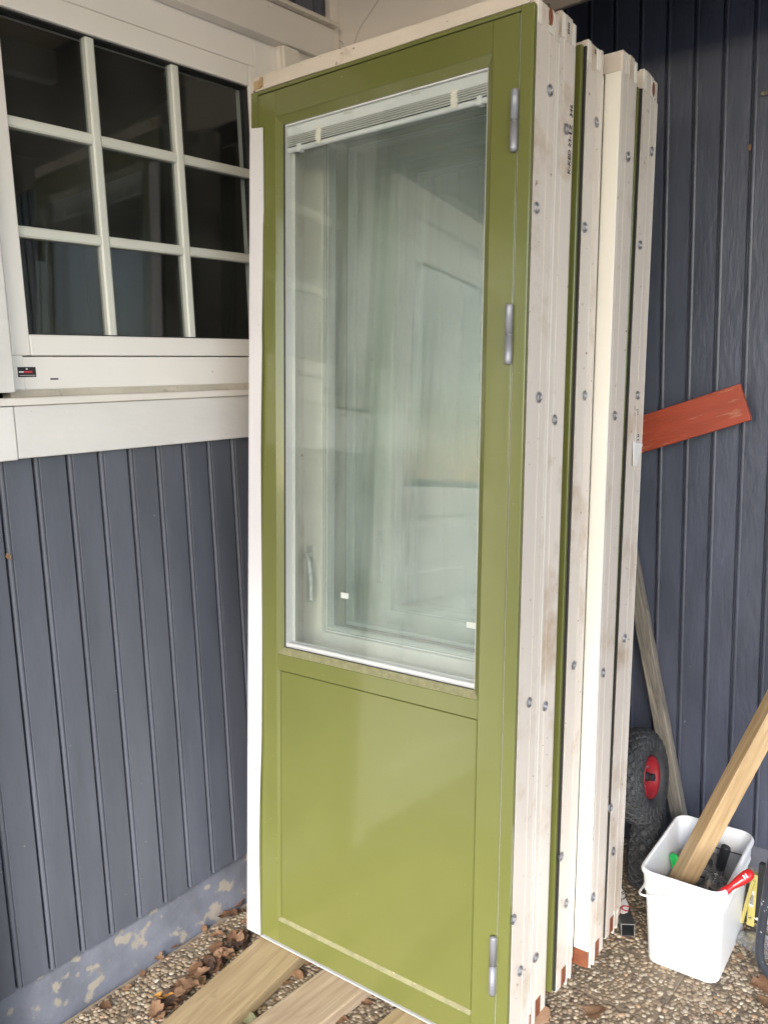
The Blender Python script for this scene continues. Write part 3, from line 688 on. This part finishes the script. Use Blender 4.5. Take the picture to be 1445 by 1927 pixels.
# red board held behind the last frame
rl, rr_ = ony(1206, 818, YB-.085), ony(1403, 756, YB-.06); dr = (rr_-rl).normalized(); yv = Vector((0, 1, 0)); yv = (yv - dr*yv.dot(dr)).normalized(); zv = dr.cross(yv).normalized(); zv = zv if zv.z > 0 else -zv
rb = empty('red_board', frame_from(rr_ - dr*.62, dr, zv.cross(dr), zv)); tag(rb, 'short board with worn red paint sticking out behind the stack', 'board')
box('board', M_RED, rb, (0, .62), (-.010, .010), (-.0515, .0515), .002, 2)
# paper scrap on the last jamb
ps = [side_point('e', x, y, .001) for x, y in ((1189, 829), (1192, 833), (1203, 832), (1207, 838), (1194, 877), (1187, 876))]
mw_ = D5.matrix_world; W0 = [mw_ @ p for p in ps]
bm = bmesh.new(); f_ = bm.faces.new([bm.verts.new(p + Ud*(.002+.004*((i*7) % 3)/2)) for i, p in enumerate(W0)])
ex = bmesh.ops.extrude_face_region(bm, geom=[f_]); [setattr(v_, 'co', v_.co - Ud*.0012) for v_ in ex['geom'] if isinstance(v_, bmesh.types.BMVert)]
sc_ = obj('paper_scrap', bm_mesh('paper_scrap', bm), M_PAPER); tag(sc_, 'torn scrap of white paper stuck to the last door jamb', 'paper')

# ------------------------------------------------------------------ pole, wheels, tube
def timber(name, a, b, w, h_, mat_, label, cat, twist=0, bev=.003):
    z = (b-a).normalized(); x = z.cross(Vector((0, 1, 0))).normalized(); y = z.cross(x)
    c, s_ = math.cos(twist), math.sin(twist); x2 = x*c + y*s_; y2 = z.cross(x2)
    o = empty(name, frame_from(a, x2, y2, z)); tag(o, label, cat)
    box('shaft', mat_, o, (-w/2, w/2), (-h_/2, h_/2), (0, (b-a).length), bev, 2); return o
pa, pb = ony(1279, 1545, 2.375), ony(1196, 1100, 2.385)
dpole = (pb-pa).normalized(); pa = pa - dpole*((pa.z-.005)/dpole.z); pb = pb + dpole*.55
timber('wooden_pole', pa, pb, .042, .032, M_POLE, 'weathered grey wooden pole leaning behind the wheels', 'pole')
def tyre_mesh():
    """fat pneumatic tyre with diamond tread blocks; axle along X"""
    nu, nv = 264, 56; Rm, rr = .0945, .0405; v = []; f = []
    for i in range(nu):
        for j in range(nv):
            th, ph = 2*math.pi*i/nu, 2*math.pi*j/nv
            px = math.sin(ph); pr = math.cos(ph)
            X = .043*math.copysign(abs(px)**.8, px); Rr = Rm + .0405*math.copysign(abs(pr)**.75, pr)
            d = 0
            if pr > .12:
                q = math.asin(px)/1.45
                g1 = abs(((i/nu*22 + q*2.2) % 1)-.5); g2 = abs(((i/nu*22 - q*2.2) % 1)-.5)
                d = -.0040 if min(g1, g2) < .13 else 0
            elif pr > -.15: d = -.0030 if (i % 12) < 4 else .0006
            Rr += d*max(pr, .25); X += d*px*.6
            v.append((X, Rr*math.cos(th), Rr*math.sin(th)))
    for i in range(nu):
        for j in range(nv): a = i*nv+j; b_ = i*nv+(j+1) % nv; c = ((i+1) % nu)*nv; f.append((a, b_, c+(j+1) % nv, c+j))
    bm = bmesh.new(); bv = [bm.verts.new(c) for c in v]
    for q in f: bm.faces.new([bv[i] for i in q])
    me = bm_mesh('tyre', bm); return me
TY = tyre_mesh(); TY.materials.append(M_TYRE)
RIMM = lathe_mesh('rim', [(.010, .012), (.028, .010), (.040, .016), (.050, .028), (.0575, .036), (.0585, .034), (.0575, .018), (.056, -.018), (.0575, -.034), (.0575, -.036), (.050, -.028), (.040, -.016), (.028, -.010), (.010, -.012)], 36, 'X', close=True)
RIMM.materials.append(M_RIM); RIMM.polygons.foreach_set('use_smooth', [True]*len(RIMM.polygons))
HUBM = lathe_mesh('hub', [(.006, -.042), (.011, -.040), (.013, -.012), (.013, .022), (.0105, .024), (.0105, .040), (.006, .042)], 16, 'X'); HUBM.materials.append(M_BLACKPL)
def wheel(loc, rot, label):
    w = empty('cart_wheel', Matrix.Translation(loc) @ rot.to_4x4()); tag(w, label, 'wheel', 'loose pneumatic wheels')
    t = obj('tyre', TY, None, w); r_ = obj('rim', RIMM, None, w); obj('hub', HUBM, None, w)
    obj('valve', tube_mesh('valve', [(.014, -.008, .052), (.020, -.012, .040), (.026, -.014, .030)], .003, 8), M_BLACKPL, w)
    for k in range(4):
        a = k*math.pi/2+.4; obj('rim_bolt', lathe_mesh('rim_bolt', [(.004, 0), (.004, .004), (.0025, .005)], 6, 'X'), M_STEEL, r_, (.014, .028*math.cos(a), .028*math.sin(a)))
    return w
from mathutils import Euler
WS = 1.02
hub = ony(1243, 1468, 2.165)
w1 = wheel((hub.x-.052, 2.145, hub.z+.006), Euler((.5, R(-8), R(2))).to_matrix(), 'worn pneumatic wheel with red rim perched on another tyre')
w2 = wheel((hub.x-.052, 2.20, .1345), Euler((1.9, R(2), R(16))).to_matrix(), 'muddy pneumatic wheel on the ground beneath the other wheel')
# square steel tube
ta, tb = onz(1181, 1750, .022), onz(1158, 1672, .03)
dt = (ta-tb); dt.z = 0; dt.normalize(); xa = Vector((-dt.y, dt.x, 0))
tb0 = ta - dt*.55
tu = empty('steel_tube', frame_from(Vector((ta.x, ta.y, .0025)), xa, -dt, Zv)); tag(tu, 'dark square steel tube on the pebbles with a scribbled paper label', 'tube')
hw, wt, LT = .0185, .0022, .5
boxes('tube_wall', M_DSTEEL, tu, [((-hw, hw), (0.0008, LT), (2*hw-wt, 2*hw)), ((-hw, hw), (.0008, LT), (0, wt)), ((-hw+.0001, -hw+wt), (.0008, LT), (wt, 2*hw-wt)), ((hw-wt, hw-.0001), (.0008, LT), (wt, 2*hw-wt))], .0004)
boxes('cut_edge', M_CUT, tu, [((-hw, hw), (-.0004, .0006), (2*hw-wt, 2*hw)), ((-hw, -hw+wt), (-.0004, .0006), (0, 2*hw-wt)), ((hw-wt, hw), (-.0004, .0006), (0, 2*hw-wt))], 0)
# paper label wrapped over the tube's top and left side
pl = []
bm = bmesh.new(); outl = [(-.98, .046), (-.2, .040), (.5, .048), (.95, .075), (.85, .11), (.95, .14), (.5, .185), (0, .195), (-.5, .19), (-.98, .19)]
fv = [bm.verts.new((x*hw, y, 2*hw+.0012)) for x, y in outl]; bm.faces.new(fv)
lo = [bm.verts.new((-hw-.0010, .072, 2*hw-.002)), bm.verts.new((-hw-.0010, .085, .010)), bm.verts.new((-hw-.0010, .175, .014)), bm.verts.new((-hw-.0010, .188, 2*hw-.002))]
bm.faces.new(lo)
lab = obj('paper_label', bm_mesh('paper_label', bm), M_PAPER, tu)
for s_, x, y, sz, m_ in (('C', -.012, .060, .036, M_REDINK), ('e', -.014, .100, .034, M_REDINK), ('P', -.014, .158, .03, M_REDINK), ('/', .006, .105, .03, M_INK), ('//', .004, .13, .022, M_INK)):
    o = obj('handwriting', text_mesh('handwriting', s_, sz), m_, lab, (x, y, 2*hw+.0016), (0, 0, R(-25)))

# ------------------------------------------------------------------ bucket with tools
bk = empty('bucket', Matrix.Translation((-.658, 1.885, 0)) @ Matrix.Rotation(R(3.5), 4, 'Z'))
tag(bk, 'white square plastic bucket holding timber and hand tools', 'bucket')
def rrect(w, l, r_, z, y0, n=6):
    out = []
    for cx_, cy_, a0 in ((w/2-r_, y0+l-r_, 0), (-w/2+r_, y0+l-r_, 90), (-w/2+r_, y0+r_, 180), (w/2-r_, y0+r_, 270)):
        for k in range(n+1): a = R(a0+90*k/n); out.append((cx_+r_*math.cos(a), cy_+r_*math.sin(a), z))
    return out
def loft(name, rings, cap0=True, cap1=False):
    bm = bmesh.new(); rv = [[bm.verts.new(p) for p in rg] for rg in rings]; n = len(rings[0])
    for a, b_ in zip(rv, rv[1:]):
        for k in range(n): bm.faces.new((a[k], a[(k+1) % n], b_[(k+1) % n], b_[k]))
    if cap0: bm.faces.new(rv[0])
    if cap1: bm.faces.new(rv[-1])
    return bm_mesh(name, bm)
HB = .262
def br(z, off=0.0, rad=.03):
    k = z/HB; w = .176 + .018*k + 2*off; l = .285 + .030*k + 2*off
    return rrect(w, l, rad+off, z, .004-.014*k-off)
rings = [br(.0015, -.008, .024), br(.003, 0), br(.008), br(.05), br(.10), br(.15), br(.196), br(.20), br(.2005, .0045), br(.206, .0055), br(.2065, .0035), br(.248, .0045), br(.249, .0085), br(.2545, .0095), br(.259, .0080), br(.2625, .004), br(.2625, .0015), br(.259, -.0015), br(.20, -.0025), br(.012, -.003), br(.010, -.012, .02)]
me = loft('body', rings, True, True); obj('body', me, M_BUCKET, bk, smooth=True)
hp = [(0, -.0215, .222), (-.03, -.0218, .213), (-.065, -.0210, .202), (-.090, -.0165, .194), (-.1035, -.002, .189), (-.1065, .03, .184), (-.1068, .10, .178), (-.1070, .18, .178), (-.1075, .26, .184), (-.104, .295, .192), (-.085, .3135, .200), (-.04, .316, .212), (0, .3165, .222)]
obj('handle', tube_mesh('handle', smooth_path(hp, 6), .0030, 10), M_BUCKET, bk, smooth=True)
for y_, a_ in ((-.0155, -90), (.3105, 90)): obj('handle_lug', lathe_mesh('handle_lug', [(.010, 0), (.010, .004), (.006, .007)], 14, 'X'), M_BUCKET, bk, (0, y_, .222), (0, 0, R(a_)))
# timber standing in the bucket and leaning on the wall
t1 = ony(1286, 1650, 2.055); t2 = ony(1445, 1352, 2.21); dtm = (t2-t1).normalized(); t0_ = t1 - dtm*((t1.z-.016)/dtm.z)
te = t0_ + dtm*min(((YB-.045)-t0_.y)/dtm.y, 1.6)
timber('timber', t0_, te, .049, .051, M_TIMBER, 'long squared timber standing in the bucket and leaning on the wall', 'timber', R(38), .0022)
BI = bk.matrix_world.copy()
def tool(name, label, prof, a, b, m_, cat, extra=None, n=16, flat=1.0):
    z = (b-a).normalized(); x = z.cross(Vector((0, 1, 0))).normalized(); y = z.cross(x)
    o = empty(name, frame_from(a, x, y, z)); tag(o, label, cat); L_ = (b-a).length
    h_ = obj('grip', lathe_mesh('grip', [(max(r_, .0004), t_*L_) for r_, t_ in prof], n), m_, o, smooth=True); h_.scale = (1, flat, 1)
    return o, L_
gripp = [(.004, -.02), (.0075, 0), (.0098, .06), (.0100, .22), (.0080, .32), (.0085, .40), (.0125, .62), (.0138, .82), (.0120, .94), (.0070, .99), (.0005, 1)]
# red screwdriver across the near right corner
ra_, rb_ = onz(1353, 1684, .247), onz(1412, 1643, .292)
o, L_ = tool('screwdriver', 'red handled screwdriver sticking out over the bucket rim', gripp, ra_, rb_ + (rb_-ra_)*.06, M_REDPL, 'screwdriver')
bpy.context.view_layer.update()
obj('shank', tube_mesh('shank', [o.matrix_world.inverted() @ (BI @ Vector((.03, .10, .15))), (0, 0, 0)], .0034, 10), M_CUT, o, smooth=True)
tx = obj('mark', text_mesh('mark', 'N', .014), M_WINK, o); 
vdir = (EYE-rb_).normalized(); zz_ = (rb_-ra_).normalized(); vp_ = (vdir - zz_*vdir.dot(zz_)).normalized()
tx.matrix_parent_inverse = o.matrix_world.inverted(); bpy.context.view_layer.update(); tx.parent = o
Mt = frame_from(ra_ + zz_*L_*.70 + vp_*.0142 - zz_.cross(vp_)*(-.004), zz_, vp_.cross(zz_), vp_); tx.matrix_parent_inverse = o.matrix_world.inverted(); tx.matrix_world = Mt
# black rubber handle
ba_, bb_ = onz(1345, 1668, .10), onz(1366, 1592, .245)
gb = [(.011, 0), (.0125, .2), (.0120, .6), (.0130, .85), (.0135, .93), (.0120, .98), (.008, .995), (.0005, 1)]
ax = (bb_-ba_).normalized(); o, L_ = tool('pliers', 'black rubber tool handle upright in the bucket', gb, bb_ - ax*.19, bb_, M_BLACKPL, 'pliers', flat=.8)
obj('second_grip', tube_mesh('second_grip', [(.004, 0, .07), (.03, .002, .115), (.06, .004, .135), (.085, .006, .14)], [.008, .0078, .0075, .0055], 12), M_BLACKPL, o, smooth=True)
# green handle
ga_, gb_ = onz(1272, 1645, .15), onz(1266, 1606, .205)
gg = [(.0095, 0), (.011, .15), (.0100, .45), (.0125, .75), (.0125, .9), (.010, .97), (.005, 1), (.0006, 1.0)]
o, L_ = tool('chisel', 'green transparent handled tool against the inner bucket wall', gg, ga_-(gb_-ga_)*.6, gb_, M_GREENPL, 'chisel', n=6, flat=.75)
obj('collar', lathe_mesh('collar', [(.013, -.05), (.014, -.02), (.013, .0), (.009, .02)], 12), M_REDPL, o, smooth=True)

def bag_material(name, tint, alpha):
    m = bpy.data.materials.new(name); m.use_nodes = True; N = m.node_tree.nodes; L = m.node_tree.links; N.remove(N['Principled BSDF']); out = N['Material Output']
    tr = N.new('ShaderNodeBsdfTransparent'); tr.inputs[0].default_value = (*tint, 1); gl = N.new('ShaderNodeBsdfGlossy'); gl.inputs['Roughness'].default_value = .12
    df = N.new('ShaderNodeBsdfDiffuse'); df.inputs[0].default_value = (.6, .6, .62, 1)
    lw_ = N.new('ShaderNodeLayerWeight'); lw_.inputs[0].default_value = .35
    a = N.new('ShaderNodeMixShader'); L.new(lw_.outputs['Facing'], a.inputs[0]); L.new(tr.outputs[0], a.inputs[1]); L.new(gl.outputs[0], a.inputs[2])
    b = N.new('ShaderNodeMixShader'); b.inputs[0].default_value = alpha; L.new(a.outputs[0], b.inputs[1]); L.new(df.outputs[0], b.inputs[2]); L.new(b.outputs[0], out.inputs[0])
    return m
M_BAG = bag_material('clear_plastic_film', (.93, .94, .95), .10)
def crumple(name, sx, sy, sz, seed, n=26, flat_base=True, amp=.22):
    rs = np.random.default_rng(seed); bm = bmesh.new(); bmesh.ops.create_icosphere(bm, subdivisions=4, radius=1)
    dirs = rs.normal(size=(40, 3)); dirs /= np.linalg.norm(dirs, axis=1)[:, None]; offs = rs.uniform(.72, 1.0, 40)
    for v_ in bm.verts:
        d = np.array(v_.co); r_ = 1.0
        for q, of in zip(dirs, offs):
            c = d @ q
            if c > 1e-3: r_ = min(r_, of/c)
        r_ *= 1 + amp*.25*math.sin(7*d[0]+5*d[2]+seed)*math.sin(6*d[1]-3*d[2])
        z = d[2]*r_*sz
        v_.co = (d[0]*r_*sx, d[1]*r_*sy, max(z, -sz*.8) if flat_base else z)
    return bm_mesh(name, bm)
# blister packs in a clear bag inside the bucket
bg_ = empty('plastic_bag', BI @ Matrix.Translation((.03, .17, .105))); tag(bg_, 'clear plastic bag of small parts filling the bucket', 'bag')
obj('film', crumple('film', .052, .10, .085, 3), M_BAG, bg_)
for k in range(6):
    box('pack', M_BLACKPL if k % 2 else M_DSTEEL, bg_, (-.03+.010*k, -.022+.010*k), (-.07+.01*k, .05), (-.07, .03-.012*(k % 3)), .002).rotation_euler = (0, R(12*(k % 3)-10), R(8*k))
tray = empty('parts_tray', BI @ Matrix.Translation((.02, .262, .165)) @ Matrix.Rotation(R(52), 4, 'X')); tag(tray, 'clear blister tray with black edge at the back of the bucket', 'tray')
me = loft('shell', [rrect(.145, .085, .018, 0, -.04), rrect(.140, .080, .016, .014, -.0375), rrect(.132, .072, .014, .015, -.0335)], True, True); obj('shell', me, M_BAG, tray)
bm = bmesh.new(); P = rrect(.146, .086, .018, 0, -.0405); obj('edge', tube_mesh('edge', P + [P[0]], .0016, 6, False), M_BLACKPL, tray)
box('card', M_BLACKPL, tray, (-.055, .02), (-.02, .03), (.004, .010), .001)
box('fill', M_DARKHOLE, bg_, (-.11, .045), (-.155, .10), (-.095, -.06), .01) 

# packages, bag and tube at the foot of the back wall
def package(pxl, pxr, ytop, ybot, Yp, label, lean_=R(8), dx=0):
    a = ony(pxl, ybot, Yp); b_ = ony(pxr, ybot, Yp); h_ = (ony(pxl, ytop, Yp).z - a.z)
    o = empty('package', Matrix.Translation((a.x, Yp, max(a.z, .012))) @ Matrix.Rotation(-lean_, 4, 'X') @ Matrix.Rotation(R(dx), 4, 'Y')); tag(o, label, 'package', 'boxes behind the bucket')
    return o, abs(b_.x-a.x), h_
o, w_, h_ = package(1403, 1417, 1648, 1740, 2.13, 'narrow yellow box standing upright behind the bucket')
box('carton', M_YELLOW, o, (0, w_), (0, .02), (0, h_), .0012); box('price_label', M_PAPER, o, (w_*.2, w_*.75), (-.0008, -.0002), (h_*.38, h_*.68), 0)
boxes('print', M_INK, o, [((w_*.3+.0022*k, w_*.3+.0022*k+.0012), (-.0013, -.0009), (h_*.42, h_*(.64-.03*(k % 2)))) for k in range(4)], 0)
obj('print', text_mesh('print', '5.', .010), M_INK, o, (w_*.62, -.0006, h_*.14), (R(90), R(-90), 0))
o, w_, h_ = package(1418, 1428, 1630, 1737, 2.135, 'narrow black box standing upright beside the yellow box')
box('carton', M_BLACKCARD, o, (0, w_), (0, .02), (0, h_), .0012); obj('print', text_mesh('print', '6', .016), M_WINK, o, (w_*.78, -.0006, h_*.06), (R(90), R(-90), 0))
o, w_, h_ = package(1390, 1397, 1652, 1735, 2.125, 'thin yellow card wedged between the bucket and the yellow box', R(6), 10)
box('carton', M_YELLOW, o, (0, w_), (0, .006), (0, h_), .0008)
pbg = empty('plastic_bag', Matrix.Translation((-.53, 2.20, .06))); tag(pbg, 'crinkled clear bag lying behind the yellow and black boxes', 'bag')
obj('film', crumple('film', .085, .05, .085, 11), M_BAG, pbg); box('content', mat('pale_parts', (.45, .46, .52), .3, .2, 60, .3, 60), pbg, (-.03, .05), (-.02, .02), (-.04, .055), .006)
pbf = empty('plastic_bag', Matrix.Translation((-.535, 2.105, .012))); tag(pbf, 'flattened clear bag end on the pebbles under the boxes', 'bag')
obj('film', crumple('film', .06, .055, .014, 5), M_BAG, pbf)
T_ = [ony(1447, 1650, 1.96), ony(1441, 1690, 1.96), ony(1433, 1740, 1.955), ony(1428, 1785, 1.95), ony(1431, 1810, 1.95), ony(1438, 1823, 1.955), ony(1450, 1835, 1.97), ony(1490, 1850, 2.03)]
T_ = [Vector((ony(1462, 1560, 1.97))) ] + T_
for v_ in T_: v_.z = max(v_.z - 0.0, .0115)
bt_ = obj('bent_tube', tube_mesh('bent_tube', smooth_path(T_, 6), .0105, 14), mat('black_tube_paint', (.028, .032, .042), .38, .2, 20, .2, 80, specks=((.4, .4, .42), 60, .68)), smooth=True)
tag(bt_, 'bent black metal tube leg standing right of the bucket', 'tube')
# peg on the back wall
pg = obj('wooden_peg', tube_mesh('wooden_peg', [ony(1432, 177, YB-.004) , ony(1446, 174, YB-.006), ony(1490, 168, YB-.01)], [.0055, .006, .006], 10), M_POLE, smooth=True); tag(pg, 'small brown peg lying against the back wall boards', 'peg')

# ------------------------------------------------------------------ leaves
def leaf_mesh(seed, lobed=False):
    rs = random.Random(seed); n, w = 10, 5; v = []; f = []
    curl = rs.uniform(.05, .7); bend = rs.uniform(-.4, .5)
    for i in range(n+1):
        t = i/n; hw_ = .34*math.sin(math.pi*min(1, t*.97+.03))**.75
        if lobed: hw_ *= .55 + .62*abs(math.sin(t*math.pi*3.2))
        for k in range(w):
            u = (k/(w-1)-.5)*2
            x = t-.5; y = u*hw_ + .06*math.sin(t*5+seed); z = curl*.28*(u*u)*hw_*2 + bend*.5*(t-.5)**2 + .035*math.sin(9*t+3*u+seed)
            v.append((x, y, z))
    for i in range(n):
        for k in range(w-1): a = i*w+k; f.append((a, a+1, a+w+1, a+w))
    zm = min(p[2] for p in v); v = [(p[0], p[1], p[2]-zm) for p in v]
    me = mesh('blade', v, f); me.polygons.foreach_set('use_smooth', [True]*len(me.polygons)); return me
LM = [leaf_mesh(i, i % 3 == 0) for i in range(7)]
LC = [mat('brown_leaf', (.15, .075, .038), .6, .35, 30, .4, 60), mat('tan_leaf', (.23, .13, .07), .6, .3, 30, .4, 60), mat('dark_leaf', (.07, .040, .026), .6, .35, 30, .4, 60), mat('orange_leaf', (.42, .20, .045), .55, .3, 30, .3, 60), mat('pale_green_leaf', (.26, .27, .16), .55, .2, 30, .3, 60)]
def leaf(px, py, size, c, label, group, z=.004, rz=None, tilt=(0, 0), M_=None):
    p = onz(px, py, z); me = LM[random.randrange(7)].copy(); me.materials.clear(); me.materials.append(LC[c])
    o = obj('fallen_leaf', me); tag(o, label, 'leaf', group)
    o.location = (p.x, p.y, z); o.scale = (size, size*random.uniform(.8, 1.1), size); o.rotation_euler = (tilt[0]+random.uniform(-.25, .25), tilt[1]+random.uniform(-.25, .25), random.uniform(0, 6.28) if rz is None else rz)
    return o
G1 = 'dry leaves between the plinth and the plank'; G2 = 'dry leaves on the pebbles by the bucket'; G3 = 'dry leaves between the planks'
for i in range(58):
    t = random.random()**.9; px = 300+t*178 - abs(random.gauss(0, 22)) - 6; py = 1925-t*160 - random.uniform(-4, 10)
    c_ = random.choice([0, 0, 1, 1, 2, 2]); leaf(px, py, random.uniform(.024, .060), c_, ('brown leaf in the litter along the yellowish plank', 'light tan leaf in the litter along the yellowish plank', 'dark shrivelled leaf in the litter along the yellowish plank')[c_], G1, random.uniform(.003, .028), tilt=(random.uniform(-.45, .45), random.uniform(-.45, .45)))
for px, py in ((268, 1832), (300, 1800), (330, 1782), (420, 1722), (452, 1700), (455, 1716), (410, 1760), (240, 1860), (445, 1690), (462, 1735), (385, 1748), (200, 1895)): leaf(px, py, random.uniform(.022, .045), random.choice([0, 1, 1]), 'dry brown leaf on the pebbles beside the flaking plinth', G1, .006)
leaf(308, 1877, .05, 3, 'bright orange leaf in the litter beside the yellowish plank', G1, .026, .9)
leaf(430, 1722, .06, 0, 'large curled tan leaf near the foot of the white strip', G1, .008, .3)
leaf(355, 1852, .055, 1, 'pale brown leaf lying on top of the yellowish plank', G1, .040, .5)
for px, py, s_, rz in ((452, 1902, .075, .9), (470, 1918, .05, .2), (435, 1922, .045, 2.1)): leaf(px, py, s_, 4, 'faded green leaf in the gap between the two front planks', G3, .012, rz)
for px, py in ((585, 1812), (560, 1835), (540, 1850), (515, 1848), (690, 1888), (640, 1920)): leaf(px, py, random.uniform(.03, .045), random.choice([0, 1, 1]), 'dry brown leaf in the gap between planks under the door', G3, .008)
leaf(1120, 1908, .075, 1, 'large tan oak leaf on the pebbles in front of the bucket', G2, .006, 1.9)
leaf(1018, 1912, .055, 1, 'curled tan leaf standing at the foot of the front jamb', G2, .012, 1.2, (.9, 0))
leaf(1440, 1850, .07, 0, 'dry brown leaf on the pebbles beside the bent black tube', G2, .008, .5)
leaf(1436, 1888, .05, 1, 'small dry leaf on the pebbles in front of the bent tube', G2, .006, 2.2)
leaf(1143, 1738, .05, 0, 'brown leaf tucked under the last door jamb', G2, .008, .4); leaf(1392, 1800, .03, 1, 'small leaf beside the right foot of the bucket', G2, .006)
# scraps caught on the walls
q = onx(16, 1047, XW+.004); o = leaf(300, 1800, .016, 1, 'tiny dry leaf scrap caught in a groove of the grey wall', 'leaf scraps on the walls', .01); o.location = q; o.rotation_euler = (1.57, 1.2, 1.57)
q = ony(1410, 278, YB-.006); o = leaf(300, 1800, .018, 1, 'tiny dry leaf scrap caught on the blue-grey back wall', 'leaf scraps on the walls', .01); o.location = q; o.rotation_euler = (1.57, 1.5, 0)
